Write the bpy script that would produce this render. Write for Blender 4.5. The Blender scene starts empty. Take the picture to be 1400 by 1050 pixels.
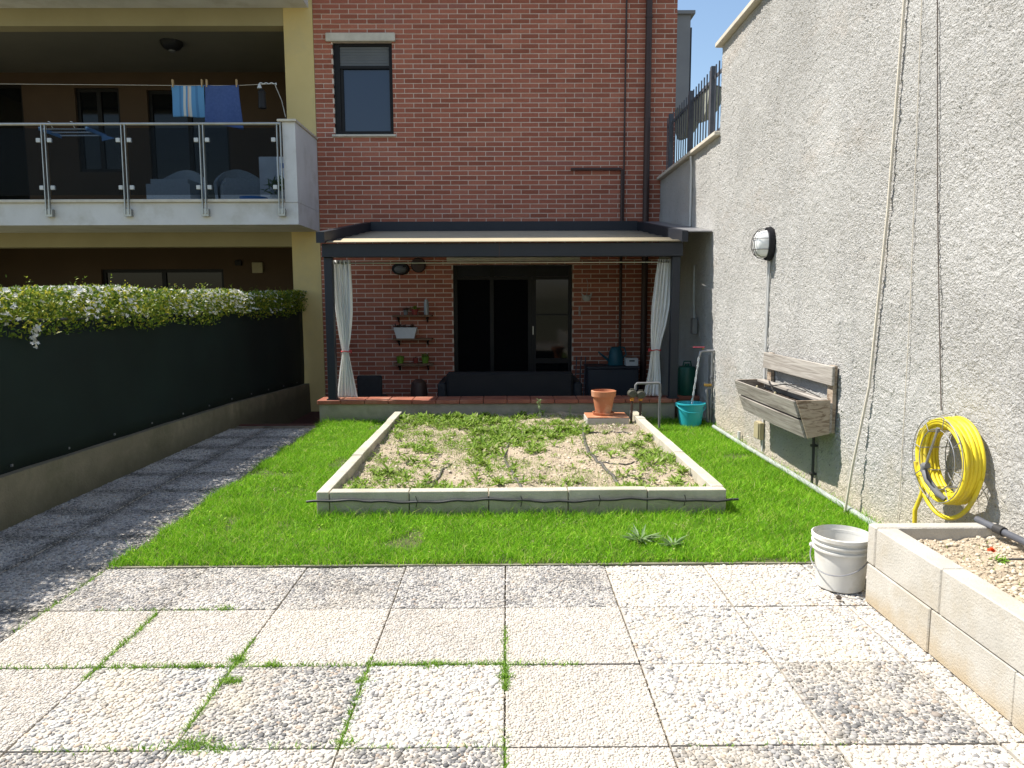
import bpy, math, random
import numpy as np
from mathutils import Vector, Matrix, noise as mnoise

random.seed(7)
rng = np.random.default_rng(11)
scene = bpy.context.scene
col = scene.collection

# ------------------------------------------------------------------ camera
CAM_H = 1.4776
PITCH, YAW, ROLL = 0.117307, 0.007112, -0.004
cam_data = bpy.data.cameras.new('camera')
cam_data.sensor_width = 36.0
cam_data.lens = 36.0 * 1000.0 / 1400.0
cam_data.clip_start = 0.05
cam_data.clip_end = 3000
cam = bpy.data.objects.new('camera', cam_data)
col.objects.link(cam)
cp, sp, cy, sy = math.cos(PITCH), math.sin(PITCH), math.cos(YAW), math.sin(YAW)
_f = Vector((sy * cp, cy * cp, -sp)); _r = Vector((cy, -sy, 0)); _u = _r.cross(_f)
cr, sr = math.cos(ROLL), math.sin(ROLL)
_r2 = _r * cr + _u * sr; _u2 = _u * cr - _r * sr
cam.matrix_world = Matrix(((_r2.x, _u2.x, -_f.x, 0), (_r2.y, _u2.y, -_f.y, 0), (_r2.z, _u2.z, -_f.z, CAM_H), (0, 0, 0, 1)))
scene.camera = cam

# ------------------------------------------------------------------ light: sun behind and left of the house
TO_SUN = Vector((-0.655, 0.15, 1.0)).normalized()
SUN_EL = math.asin(TO_SUN.z)
SUN_AZ = math.atan2(TO_SUN.x, TO_SUN.y)
world = bpy.data.worlds.new('World'); scene.world = world; world.use_nodes = True
wn = world.node_tree; wn.nodes.clear()
w_out = wn.nodes.new('ShaderNodeOutputWorld'); w_bg = wn.nodes.new('ShaderNodeBackground')
w_sky = wn.nodes.new('ShaderNodeTexSky'); w_sky.sky_type = 'NISHITA'; w_sky.sun_disc = False
w_sky.sun_elevation = SUN_EL; w_sky.sun_rotation = SUN_AZ
w_sky.air_density = 1.25; w_sky.dust_density = 0.7; w_sky.ozone_density = 2.2
w_tc = wn.nodes.new('ShaderNodeTexCoord'); w_map = wn.nodes.new('ShaderNodeMapping')
w_map.inputs['Scale'].default_value = (1.0, 1.0, 2.6)
w_noise = wn.nodes.new('ShaderNodeTexNoise'); w_noise.inputs['Scale'].default_value = 3.4; w_noise.inputs['Detail'].default_value = 7
w_ramp = wn.nodes.new('ShaderNodeValToRGB')
w_ramp.color_ramp.elements[0].position = 0.56; w_ramp.color_ramp.elements[0].color = (0, 0, 0, 1)
w_ramp.color_ramp.elements[1].position = 0.72; w_ramp.color_ramp.elements[1].color = (0.8, 0.8, 0.8, 1)
w_mix = wn.nodes.new('ShaderNodeMix'); w_mix.data_type = 'RGBA'
w_mix.inputs[7].default_value = (6.6, 6.9, 7.4, 1)
wn.links.new(w_tc.outputs['Generated'], w_map.inputs[0]); wn.links.new(w_map.outputs[0], w_noise.inputs['Vector'])
wn.links.new(w_noise.outputs[0], w_ramp.inputs[0]); wn.links.new(w_ramp.outputs[0], w_mix.inputs[0])
wn.links.new(w_sky.outputs[0], w_mix.inputs[6]); wn.links.new(w_mix.outputs[2], w_bg.inputs[0])
w_bg.inputs[1].default_value = 0.11
wn.links.new(w_bg.outputs[0], w_out.inputs[0])
sun_data = bpy.data.lights.new('sun', 'SUN'); sun_data.energy = 5.0; sun_data.angle = math.radians(0.53); sun_data.color = (1.0, 0.955, 0.88)
sun = bpy.data.objects.new('sun', sun_data); col.objects.link(sun)
sun.rotation_euler = TO_SUN.to_track_quat('Z', 'Y').to_euler(); sun.location = (-8, 4, 14)
scene.view_settings.view_transform = 'Standard'; scene.view_settings.look = 'None'
scene.view_settings.exposure = 0.72; scene.view_settings.gamma = 1.0
scene.view_settings.use_curve_mapping = False

# ------------------------------------------------------------------ materials
M = {}
def _new(name):
    m = bpy.data.materials.new(name); m.use_nodes = True
    nt = m.node_tree; b = nt.nodes['Principled BSDF']
    return m, nt, b
def _coord(nt, kind='Object'):
    tc = nt.nodes.new('ShaderNodeTexCoord'); return tc.outputs[kind]
def _noise(nt, vec, scale, detail=4, rough=.55, dist=0):
    n = nt.nodes.new('ShaderNodeTexNoise'); n.inputs['Scale'].default_value = scale
    n.inputs['Detail'].default_value = detail; n.inputs['Roughness'].default_value = rough; n.inputs['Distortion'].default_value = dist
    nt.links.new(vec, n.inputs['Vector']); return n.outputs[0]
def _ramp(nt, fac, stops):
    r = nt.nodes.new('ShaderNodeValToRGB'); e = r.color_ramp.elements
    while len(e) < len(stops): e.new(0.5)
    for el, (p, c) in zip(e, stops):
        el.position = p; el.color = (*c, 1) if len(c) == 3 else c
    nt.links.new(fac, r.inputs[0]); return r.outputs[0]
def _mix(nt, fac, a, b, mode='MIX'):
    n = nt.nodes.new('ShaderNodeMix'); n.data_type = 'RGBA'; n.blend_type = mode
    if isinstance(fac, (int, float)): n.inputs[0].default_value = fac
    else: nt.links.new(fac, n.inputs[0])
    for i, v in ((6, a), (7, b)):
        if isinstance(v, tuple): n.inputs[i].default_value = (*v, 1) if len(v) == 3 else v
        else: nt.links.new(v, n.inputs[i])
    return n.outputs[2]
def _bump(nt, b, h, strength, dist=.01):
    n = nt.nodes.new('ShaderNodeBump'); n.inputs['Strength'].default_value = strength; n.inputs['Distance'].default_value = dist
    nt.links.new(h, n.inputs['Height']); nt.links.new(n.outputs[0], b.inputs['Normal']); return n
def pmat(name, c1, c2=None, scale=6, rough=.7, bump=0, bscale=60, bdist=.01, metal=0, spec=.4, detail=5, stain=None, stain_scale=1.3):
    m, nt, b = _new(name); M[name] = m
    b.inputs['Roughness'].default_value = rough; b.inputs['Metallic'].default_value = metal
    b.inputs['Specular IOR Level'].default_value = spec
    v = _coord(nt)
    c2 = c2 or tuple(x * .8 for x in c1)
    out = _ramp(nt, _noise(nt, v, scale, detail), [(.3, c2), (.7, c1)])
    if stain:
        f = _ramp(nt, _noise(nt, v, stain_scale, 6, .65), [(.5, (0, 0, 0)), (.72, (1, 1, 1))])
        out = _mix(nt, f, out, stain)
    nt.links.new(out, b.inputs['Base Color'])
    if bump: _bump(nt, b, _noise(nt, v, bscale, 4), bump, bdist)
    return m
def island_mat(name, stops, rough=.7, spec=.3, translucent=0, per='island', noise_scale=0, noise_amt=.3, patch=None, dark=(.5,.5,.5)):
    """colour differs from piece to piece"""
    m, nt, b = _new(name); M[name] = m
    b.inputs['Roughness'].default_value = rough; b.inputs['Specular IOR Level'].default_value = spec
    if per == 'island':
        g = nt.nodes.new('ShaderNodeNewGeometry'); r = g.outputs['Random Per Island']
    else:
        g = nt.nodes.new('ShaderNodeObjectInfo'); r = g.outputs['Random']
    c = _ramp(nt, r, stops)
    if noise_scale:
        f = _noise(nt, _coord(nt), noise_scale, 4)
        c = _mix(nt, noise_amt, c, _ramp(nt, f, [(.3, dark), (.7, (1, 1, 1))]), 'MULTIPLY')
    if name.startswith('pebble'):
        oi = nt.nodes.new('ShaderNodeObjectInfo')
        c = _mix(nt, 1.0, c, _ramp(nt, oi.outputs['Random'], [(0, (.80, .80, .81)), (.5, (.95, .94, .93)), (1, (1.06, 1.05, 1.03))]), 'MULTIPLY')
    if patch:
        f = _ramp(nt, _noise(nt, _coord(nt), patch[0], 4), [(patch[1], (0, 0, 0)), (patch[2], (1, 1, 1))])
        c = _mix(nt, f, c, patch[3])
    nt.links.new(c, b.inputs['Base Color'])
    if translucent:
        t = nt.nodes.new('ShaderNodeBsdfTranslucent'); nt.links.new(c, t.inputs[0])
        mx = nt.nodes.new('ShaderNodeMixShader'); mx.inputs[0].default_value = translucent
        nt.links.new(b.outputs[0], mx.inputs[1]); nt.links.new(t.outputs[0], mx.inputs[2])
        nt.links.new(mx.outputs[0], nt.nodes['Material Output'].inputs[0])
    return m
def glass_mat(name, tint, alpha, rough=.02):
    """thin pane: part clear, part sheen"""
    m, nt, b = _new(name); M[name] = m
    tr = nt.nodes.new('ShaderNodeBsdfTransparent'); tr.inputs[0].default_value = (*tint, 1)
    b.inputs['Base Color'].default_value = (.012, .014, .016, 1); b.inputs['Roughness'].default_value = rough
    b.inputs['Specular IOR Level'].default_value = .3
    mx = nt.nodes.new('ShaderNodeMixShader'); mx.inputs[0].default_value = alpha
    nt.links.new(tr.outputs[0], mx.inputs[1]); nt.links.new(b.outputs[0], mx.inputs[2])
    nt.links.new(mx.outputs[0], nt.nodes['Material Output'].inputs[0]); return m

# masonry and ground
BR = [(0, (.31, .10, .062)), (.3, (.37, .122, .077)), (.7, (.42, .142, .09)), (.93, (.46, .17, .108)), (1, (.33, .12, .088))]
island_mat('brick_single', BR, .85, .2, per='object', noise_scale=30, noise_amt=.35)
island_mat('brick_many', BR, .85, .2, noise_scale=30, noise_amt=.35)
pmat('mortar', (.74, .62, .53), (.62, .51, .43), 18, .95, .5, 120, .004)
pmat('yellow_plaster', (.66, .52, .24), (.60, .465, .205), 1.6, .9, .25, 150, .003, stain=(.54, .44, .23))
pmat('shaded_beam_plaster', (.36, .31, .18), (.31, .265, .15), 1.6, .9, .25, 150, .003)  # yellow plaster made duller, the shade under the balcony put into its colour
pmat('shade_plaster', (.095, .06, .036), (.08, .05, .03), 1.5, .92, .2, 140, .003)  # loggia back wall, its deep shade put into the dark colour
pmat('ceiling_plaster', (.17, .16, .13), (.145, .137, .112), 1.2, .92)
pmat('white_plaster', (.66, .65, .64), (.56, .55, .54), 2.2, .88, .2, 120, .003, stain=(.48, .46, .42), stain_scale=2.5)
pmat('travertine', (.62, .57, .48), (.50, .45, .37), 9, .75, .2, 90, .003)
pmat('grey_plaster', (.30, .30, .32), (.25, .25, .27), 2, .9)
pmat('concrete', (.40, .36, .28), (.27, .245, .19), 4.5, .92, .5, 70, .006, stain=(.20, .20, .13), stain_scale=2.6)
pmat('concrete_path_wall', (.27, .235, .165), (.17, .15, .10), 3.5, .93, .6, 60, .008, stain=(.11, .105, .06), stain_scale=1.7)
pmat('kerb_block', (.54, .50, .41), (.43, .395, .32), 6, .9, .55, 95, .005, stain=(.36, .34, .25), stain_scale=3.2)
pmat('block', (.50, .47, .415), (.42, .395, .345), 7, .94, .7, 110, .006, stain=(.40, .355, .28), stain_scale=3.0)
pmat('sand_joint', (.30, .25, .18), (.10, .085, .06), 9, .98, .6, 160, .006)
pmat('soil', (.50, .415, .30), (.35, .28, .20), 9, .98, .8, 70, .02)
pmat('soil_dark', (.10, .075, .055), (.05, .038, .03), 14, .98, .8, 90, .02)
pmat('ground_soil', (.20, .17, .10), (.11, .12, .06), .8, .98)
pmat('lawn_soil', (.10, .105, .04), (.06, .07, .025), 12, .98)
pmat('terracotta_tile', (.34, .115, .065), (.25, .08, .05), 5, .7, .2, 60, .003, stain=(.40, .2, .13), stain_scale=4)
pmat('terracotta', (.50, .205, .10), (.40, .155, .075), 7, .8, .15, 80, .003, stain=(.56, .36, .24), stain_scale=6)
pmat('red_paving', (.11, .042, .034), (.075, .03, .025), 4, .8)
# metal, plastic, cloth
pmat('anthracite', (.020, .023, .032), (.016, .019, .026), 3, .5, spec=.35)
pmat('pipe_brown', (.060, .032, .026), (.045, .024, .02), 4, .5)
pmat('black_frame', (.012, .010, .010), (.008, .007, .007), 4, .5, spec=.25)
pmat('black_screen', (.006, .006, .007), None, 4, .95, spec=.05)
pmat('shutter_dark', (.03, .03, .032), None, 4, .8, spec=.2)
pmat('shutter_grey', (.13, .135, .14), (.11, .115, .12), 3, .6)
pmat('steel', (.45, .44, .41), (.36, .35, .32), 8, .38, metal=.85)
pmat('clip_white', (.62, .63, .63), None, 4, .5)
pmat('galvanised', (.36, .36, .37), (.27, .27, .28), 20, .45, metal=.6)
pmat('iron_grey', (.10, .105, .12), (.07, .072, .085), 12, .55)
pmat('fabric_canopy', (.44, .37, .25), (.38, .32, .21), 6, .85)
pmat('curtain_white', (.86, .86, .85), (.82, .82, .81), 5, .9)
pmat('tie_red', (.42, .035, .04), None, 5, .7)
pmat('pvc_grey', (.20, .20, .205), (.15, .15, .155), 12, .5)
pmat('pvc_pale', (.40, .42, .40), (.30, .32, .31), 10, .6)
pmat('drip_black', (.045, .043, .042), (.03, .029, .029), 10, .55)
pmat('drip_dusty', (.13, .12, .10), (.06, .056, .05), 14, .7)
pmat('teal_plastic', (.03, .40, .46), (.025, .35, .41), 3, .4, spec=.5)
pmat('teal_dark', (.012, .10, .14), None, 3, .45)
pmat('green_plastic', (.005, .075, .05), (.004, .06, .04), 3, .4)
pmat('white_plastic', (.66, .65, .61), (.56, .55, .51), 6, .5, stain=(.48, .45, .38), stain_scale=7)
pmat('white_clean', (.72, .73, .74), None, 4, .5)
pmat('brass', (.42, .28, .08), (.3, .2, .06), 9, .4, metal=.7)
pmat('valve_dark', (.07, .068, .052), (.05, .05, .04), 9, .5)
pmat('valve_orange', (.55, .22, .03), None, 9, .5)
pmat('tap_red', (.42, .05, .08), None, 9, .45)
pmat('hose_yellow', (.78, .63, .03), (.68, .53, .025), 8, .5, spec=.35, stain=(.52, .42, .10), stain_scale=9)
pmat('lamp_black', (.014, .014, .017), None, 5, .5, spec=.25)
pmat('lamp_glass', (.80, .80, .78), (.76, .76, .75), 4, .25, spec=.5)
pmat('conduit', (.60, .59, .57), (.52, .51, .49), 14, .55)
pmat('box_beige', (.42, .37, .23), (.36, .31, .19), 9, .6)
pmat('rope', (.66, .60, .50), (.56, .50, .41), 30, .9)
pmat('rusty_wire', (.16, .13, .11), (.08, .065, .055), 40, .8)
pmat('net_green', (.006, .017, .0155), (.0035, .010, .0095), 1.6, .8, .5, 260, .004)
pmat('black_sofa', (.012, .012, .014), (.009, .009, .011), 4, .75)
pmat('rattan_dark', (.02, .022, .026), (.013, .014, .017), 30, .7, .4, 120, .004)
pmat('chest_grey', (.045, .048, .058), (.038, .04, .05), 4, .6)
pmat('wicker_grey', (.42, .46, .48), (.32, .35, .37), 40, .75, .5, 110, .006)
pmat('shelf_wood', (.22, .13, .075), (.16, .09, .05), 10, .7)
pmat('pot_green', (.16, .28, .03), None, 6, .5)
pmat('pot_red', (.30, .05, .035), None, 6, .5)
pmat('dry_plant', (.11, .06, .045), None, 9, .8)
pmat('glass_jar', (.35, .36, .36), None, 9, .2, spec=.6)
pmat('bird_white', (.50, .48, .46), None, 9, .6)
pmat('blue_plastic', (.03, .14, .42), None, 6, .5)
pmat('denim', (.06, .10, .25), (.045, .08, .21), 30, .9)
pmat('peg_wood', (.48, .33, .17), None, 9, .8)
pmat('rack_blue', (.18, .36, .66), None, 9, .5)
pmat('branch', (.09, .065, .04), (.06, .045, .03), 20, .9)
pmat('basket_grey', (.30, .31, .26), (.22, .23, .19), 25, .9, .5, 90, .01)
glass_mat('balcony_glass', (.66, .69, .72), .12)
glass_mat('door_glass', (.03, .032, .034), .85, .03)
island_mat('grass', [(0, (.09, .25, .012)), (.3, (.20, .46, .018)), (.65, (.30, .60, .025)), (.9, (.44, .68, .06)), (.96, (.56, .62, .13)), (1, (.62, .56, .28))], .6, .16, .42, noise_scale=2.6, noise_amt=.6, dark=(.5, .62, .5))
island_mat('weed', [(0, (.11, .20, .02)), (.4, (.21, .34, .045)), (.75, (.31, .43, .08)), (.92, (.35, .42, .16)), (1, (.48, .44, .25))], .65, .15, .35)
island_mat('weed_pale', [(0, (.13, .22, .08)), (.5, (.2, .30, .12)), (1, (.28, .38, .19))], .6, .3, .3)
island_mat('joint_grass', [(0, (.12, .27, .02)), (.5, (.20, .38, .035)), (1, (.32, .46, .08))], .6, .3, .3)
island_mat('straw', [(0, (.34, .27, .16)), (1, (.50, .42, .27))], .8, .2)
island_mat('clods', [(0, (.34, .28, .20)), (.5, (.49, .415, .31)), (1, (.60, .53, .42))], .95, .15)
island_mat('hedge_leaf', [(0, (.05, .10, .015)), (.35, (.12, .20, .024)), (.7, (.27, .33, .036)), (1, (.52, .47, .06))], .5, .3, .35)
island_mat('jasmine', [(0, (.74, .72, .62)), (1, (.84, .83, .78))], .7, .3, .25)
PEB_C = [(0, (0.194, 0.191, 0.188)), (.10, (0.317, 0.304, 0.295)), (.25, (0.466, 0.452, 0.427)), (.5, (0.598, 0.579, 0.543)), (.8, (0.704, 0.683, 0.641)), (.9, (0.581, 0.452, 0.342)), (.95, (0.616, 0.505, 0.402)), (1, (0.405, 0.400, 0.398))]
PEB_G = [(0, (0.123, 0.121, 0.119)), (.25, (0.231, 0.225, 0.217)), (.5, (0.346, 0.335, 0.322)), (.8, (0.448, 0.431, 0.410)), (.94, (0.397, 0.314, 0.245)), (1, (0.267, 0.264, 0.259))]
PEB_F = [(0, (0.440, 0.405, 0.359)), (.3, (0.528, 0.483, 0.427)), (.65, (0.598, 0.557, 0.500)), (.9, (0.651, 0.609, 0.556)), (1, (0.546, 0.452, 0.359))]
PEB_M = [(0, (0.176, 0.174, 0.171)), (.3, (0.343, 0.331, 0.321)), (.6, (0.493, 0.470, 0.445)), (.9, (0.598, 0.574, 0.539)), (1, (0.484, 0.392, 0.316))]
DIRT = (.50, .42, .30)
def pebble_mat(name, stops, grime, sand, edge=0):
    m, nt, b = _new(name); M[name] = m
    b.inputs['Roughness'].default_value = .75; b.inputs['Specular IOR Level'].default_value = .25
    g = nt.nodes.new('ShaderNodeNewGeometry'); pos = g.outputs['Position']
    c = _ramp(nt, g.outputs['Random Per Island'], stops)
    oi = nt.nodes.new('ShaderNodeObjectInfo')
    c = _mix(nt, 1.0, c, _ramp(nt, oi.outputs['Random'], [(0, (.84, .84, .84)), (.5, (.95, .945, .94)), (1, (1.05, 1.04, 1.02))]), 'MULTIPLY')
    if grime:
        f = _ramp(nt, _noise(nt, pos, 3.1, 6, .62), [(.44, (0, 0, 0)), (.68, (grime, grime, grime))])
        c = _mix(nt, f, c, _mix(nt, 1.0, c, (.42, .41, .41), 'MULTIPLY'))
    if sand:
        mp = nt.nodes.new('ShaderNodeMapping'); nt.links.new(pos, mp.inputs[0]); mp.inputs['Rotation'].default_value = (0, 0, .5); mp.inputs['Scale'].default_value = (1.5, .9, 1)
        f = _ramp(nt, _noise(nt, mp.outputs[0], 1.7, 7, .68), [(.47, (0, 0, 0)), (.66, (sand, sand, sand))])
        c = _mix(nt, f, c, (.60, .52, .40))
    if edge:                                       # moss creeping in from the joints
        sx = nt.nodes.new('ShaderNodeSeparateXYZ'); nt.links.new(_coord(nt), sx.inputs[0])
        ab = []
        for k in 'XY':
            a = nt.nodes.new('ShaderNodeMath'); a.operation = 'ABSOLUTE'; nt.links.new(sx.outputs[k], a.inputs[0]); ab.append(a)
        mx = nt.nodes.new('ShaderNodeMath'); mx.operation = 'MAXIMUM'; nt.links.new(ab[0].outputs[0], mx.inputs[0]); nt.links.new(ab[1].outputs[0], mx.inputs[1])
        ad = nt.nodes.new('ShaderNodeMath'); ad.operation = 'MULTIPLY_ADD'; ad.inputs[1].default_value = .22; nt.links.new(_noise(nt, pos, 4.5, 5), ad.inputs[0]); nt.links.new(mx.outputs[0], ad.inputs[2])
        f = _ramp(nt, ad.outputs[0], [(.29, (0, 0, 0)), (.40, (edge, edge, edge))])
        c = _mix(nt, f, c, (.085, .08, .07))
    nt.links.new(c, b.inputs['Base Color'])
pebble_mat('pebble_coarse', PEB_C, .25, .75)
pebble_mat('pebble_grey', PEB_G, .3, .6)
pebble_mat('pebble_fine', PEB_F, .25, .3)
pebble_mat('pebble_mid', PEB_M, .8, .35)
pebble_mat('pebble_path', PEB_M, .8, .2, .9)
def slab_base():
    pmat('slab_cement', (.52, .48, .42), (.42, .385, .33), 20, .95)
slab_base()

def special_mats():
    # rough cast wall: lumps carried by true displacement, ochre tint near the foot
    m, nt, b = _new('roughcast'); M['roughcast'] = m
    v = _coord(nt)
    c = _ramp(nt, _noise(nt, v, 1.1, 6, .6), [(.3, (.385, .374, .352)), (.7, (.48, .468, .445))])
    sep = nt.nodes.new('ShaderNodeSeparateXYZ'); nt.links.new(v, sep.inputs[0])
    ad = nt.nodes.new('ShaderNodeMath'); ad.operation = 'MULTIPLY_ADD'; ad.inputs[1].default_value = .9
    nt.links.new(_noise(nt, v, 2.2, 5), ad.inputs[0]); nt.links.new(sep.outputs['Z'], ad.inputs[2])
    foot = _ramp(nt, ad.outputs[0], [(.5, (.75, .75, .75)), (.95, (0, 0, 0))])
    c = _mix(nt, foot, c, (.53, .465, .345))
    mp = nt.nodes.new('ShaderNodeMapping'); nt.links.new(v, mp.inputs[0]); mp.inputs['Scale'].default_value = (1, .55, 1.5); mp.inputs['Rotation'].default_value = (.25, 0, 0)
    st = _ramp(nt, _noise(nt, mp.outputs[0], .9, 7, .72), [(.55, (0, 0, 0)), (.74, (.75, .75, .75))])     # rusty and damp patches
    c = _mix(nt, st, c, (.42, .365, .31))
    mp = nt.nodes.new('ShaderNodeMapping'); nt.links.new(v, mp.inputs[0]); mp.inputs['Scale'].default_value = (1, 5, .3)
    st = _ramp(nt, _noise(nt, mp.outputs[0], 1.0, 5, .6), [(.55, (0, 0, 0)), (.8, (.5, .5, .5))])           # rain streaks
    c = _mix(nt, st, c, (.33, .325, .315))
    n1 = _noise(nt, v, 36, 4, .65, .6); n2 = _noise(nt, v, 90, 3, .6); n3 = _noise(nt, v, 6, 4, .6, .8)
    pit = _ramp(nt, _noise(nt, v, 55, 2, .5), [(.26, (1, 1, 1)), (.36, (0, 0, 0))])                          # dark pits of missing grit
    c = _mix(nt, pit, c, (.17, .165, .155))
    nt.links.new(c, b.inputs['Base Color']); b.inputs['Roughness'].default_value = .95; b.inputs['Specular IOR Level'].default_value = .15
    h = nt.nodes.new('ShaderNodeMath'); h.operation = 'MULTIPLY_ADD'; h.inputs[1].default_value = .5
    nt.links.new(n2, h.inputs[0]); nt.links.new(n1, h.inputs[2])
    am = nt.nodes.new('ShaderNodeMapRange'); nt.links.new(_noise(nt, v, 1.6, 3), am.inputs[0]); am.inputs[1].default_value = .35; am.inputs[2].default_value = .65; am.inputs[3].default_value = .65; am.inputs[4].default_value = 1.35
    sb = nt.nodes.new('ShaderNodeMath'); sb.operation = 'SUBTRACT'; nt.links.new(h.outputs[0], sb.inputs[0]); sb.inputs[1].default_value = .75
    mu = nt.nodes.new('ShaderNodeMath'); mu.operation = 'MULTIPLY'; nt.links.new(sb.outputs[0], mu.inputs[0]); nt.links.new(am.outputs[0], mu.inputs[1])
    h3 = nt.nodes.new('ShaderNodeMath'); h3.operation = 'MULTIPLY_ADD'; h3.inputs[1].default_value = 1.15; nt.links.new(n3, h3.inputs[0]); nt.links.new(mu.outputs[0], h3.inputs[2])
    d = nt.nodes.new('ShaderNodeDisplacement'); d.inputs['Midlevel'].default_value = .575; d.inputs['Scale'].default_value = .030
    nt.links.new(h3.outputs[0], d.inputs['Height']); nt.links.new(d.outputs[0], nt.nodes['Material Output'].inputs['Displacement'])
    m.displacement_method = 'BOTH'
    # weathered timber: grain drawn along the boards (Y)
    for nm, ax in (('old_wood', (1.2, 40, 40)), ('old_wood_end', (60, 3, 9))):
        m, nt, b = _new(nm); M[nm] = m
        mp = nt.nodes.new('ShaderNodeMapping'); nt.links.new(_coord(nt), mp.inputs[0])
        mp.inputs['Scale'].default_value = (40, 1.6, 40) if nm == 'old_wood' else (9, 12, 42)
        f = _noise(nt, mp.outputs[0], 1.0, 6, .6, 1.2)
        c = _ramp(nt, f, [(.3, (.15, .13, .11)), (.5, (.31, .28, .245)), (.72, (.47, .44, .395))] if nm == 'old_wood' else [(.36, (.17, .115, .075)), (.5, (.36, .285, .21)), (.7, (.42, .345, .27))])
        nt.links.new(c, b.inputs['Base Color']); b.inputs['Roughness'].default_value = .9
        _bump(nt, b, f, .5, .004)
    # towel stripes run down the cloth
    m, nt, b = _new('towel_striped'); M['towel_striped'] = m
    sep = nt.nodes.new('ShaderNodeSeparateXYZ'); nt.links.new(_coord(nt, 'Generated'), sep.inputs[0])
    L, W_, D_ = (.10, .26, .46), (.50, .50, .47), (.065, .18, .34)
    c = _ramp(nt, sep.outputs['X'], [(0, L), (.22, D_), (.30, L), (.36, W_), (.44, L), (.50, (.55, .35, .25)), (.53, W_), (.60, L), (.72, D_), (.80, L)])
    nt.nodes[-1].color_ramp.interpolation = 'CONSTANT'
    nt.links.new(c, b.inputs['Base Color']); b.inputs['Roughness'].default_value = .95
    # curtain lets some light through
    m = M['curtain_white']; nt = m.node_tree; b = nt.nodes['Principled BSDF']
    t = nt.nodes.new('ShaderNodeBsdfTranslucent'); t.inputs[0].default_value = (.82, .82, .8, 1)
    mx = nt.nodes.new('ShaderNodeMixShader'); mx.inputs[0].default_value = .35
    nt.links.new(b.outputs[0], mx.inputs[1]); nt.links.new(t.outputs[0], mx.inputs[2]); nt.links.new(mx.outputs[0], nt.nodes['Material Output'].inputs[0])
    # water stream
    m, nt, b = _new('water'); M['water'] = m
    b.inputs['Base Color'].default_value = (.9, .93, .95, 1); b.inputs['Roughness'].default_value = .08; b.inputs['Transmission Weight'].default_value = .75; b.inputs['IOR'].default_value = 1.33
    # window pane that mirrors the sky
    m, nt, b = _new('window_pane'); M['window_pane'] = m
    b.inputs['Base Color'].default_value = (.026, .038, .068, 1); b.inputs['Roughness'].default_value = .04; b.inputs['Specular IOR Level'].default_value = .6; b.inputs['IOR'].default_value = 1.55
    _bump(nt, b, _noise(nt, _coord(nt), 9, 3), .05, .004)
    m, nt, b = _new('dark_pane'); M['dark_pane'] = m
    b.inputs['Base Color'].default_value = (.006, .007, .008, 1); b.inputs['Roughness'].default_value = .05; b.inputs['Specular IOR Level'].default_value = .28
    m, nt, b = _new('flower_orange'); M['flower_orange'] = m
    b.inputs['Base Color'].default_value = (.75, .12, .03, 1); b.inputs['Roughness'].default_value = .6
special_mats()
def splash(name, dirt, z0, z1):
    nt = M[name].node_tree; b = nt.nodes['Principled BSDF']; src = b.inputs['Base Color'].links[0].from_socket
    g = nt.nodes.new('ShaderNodeNewGeometry'); sx = nt.nodes.new('ShaderNodeSeparateXYZ'); nt.links.new(g.outputs['Position'], sx.inputs[0])
    ad = nt.nodes.new('ShaderNodeMath'); ad.operation = 'MULTIPLY_ADD'; ad.inputs[1].default_value = .2; nt.links.new(_noise(nt, g.outputs['Position'], 7, 6, .65), ad.inputs[0]); nt.links.new(sx.outputs['Z'], ad.inputs[2])
    nt.links.new(_mix(nt, _ramp(nt, ad.outputs[0], [(z0, (.9, .9, .9)), (z1, (0, 0, 0))]), src, dirt), b.inputs['Base Color'])
def damp_spot():
    nt = M['soil'].node_tree; b = nt.nodes['Principled BSDF']; src = b.inputs['Base Color'].links[0].from_socket
    g = nt.nodes.new('ShaderNodeNewGeometry'); ds = nt.nodes.new('ShaderNodeVectorMath'); ds.operation = 'DISTANCE'
    nt.links.new(g.outputs['Position'], ds.inputs[0]); ds.inputs[1].default_value = (1.12, 7.62, .1)
    ad = nt.nodes.new('ShaderNodeMath'); ad.operation = 'MULTIPLY_ADD'; ad.inputs[1].default_value = .35; nt.links.new(_noise(nt, g.outputs['Position'], 8, 5), ad.inputs[0]); nt.links.new(ds.outputs['Value'], ad.inputs[2])
    nt.links.new(_mix(nt, _ramp(nt, ad.outputs[0], [(.33, (.8, .8, .8)), (.52, (0, 0, 0))]), src, (.13, .10, .075)), b.inputs['Base Color'])
damp_spot()
splash('block', (.40, .32, .21), .10, .20); splash('kerb_block', (.26, .25, .16), .12, .24); splash('concrete', (.20, .19, .13), .08, .26); splash('concrete_path_wall', (.10, .095, .06), .1, .3)

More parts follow.
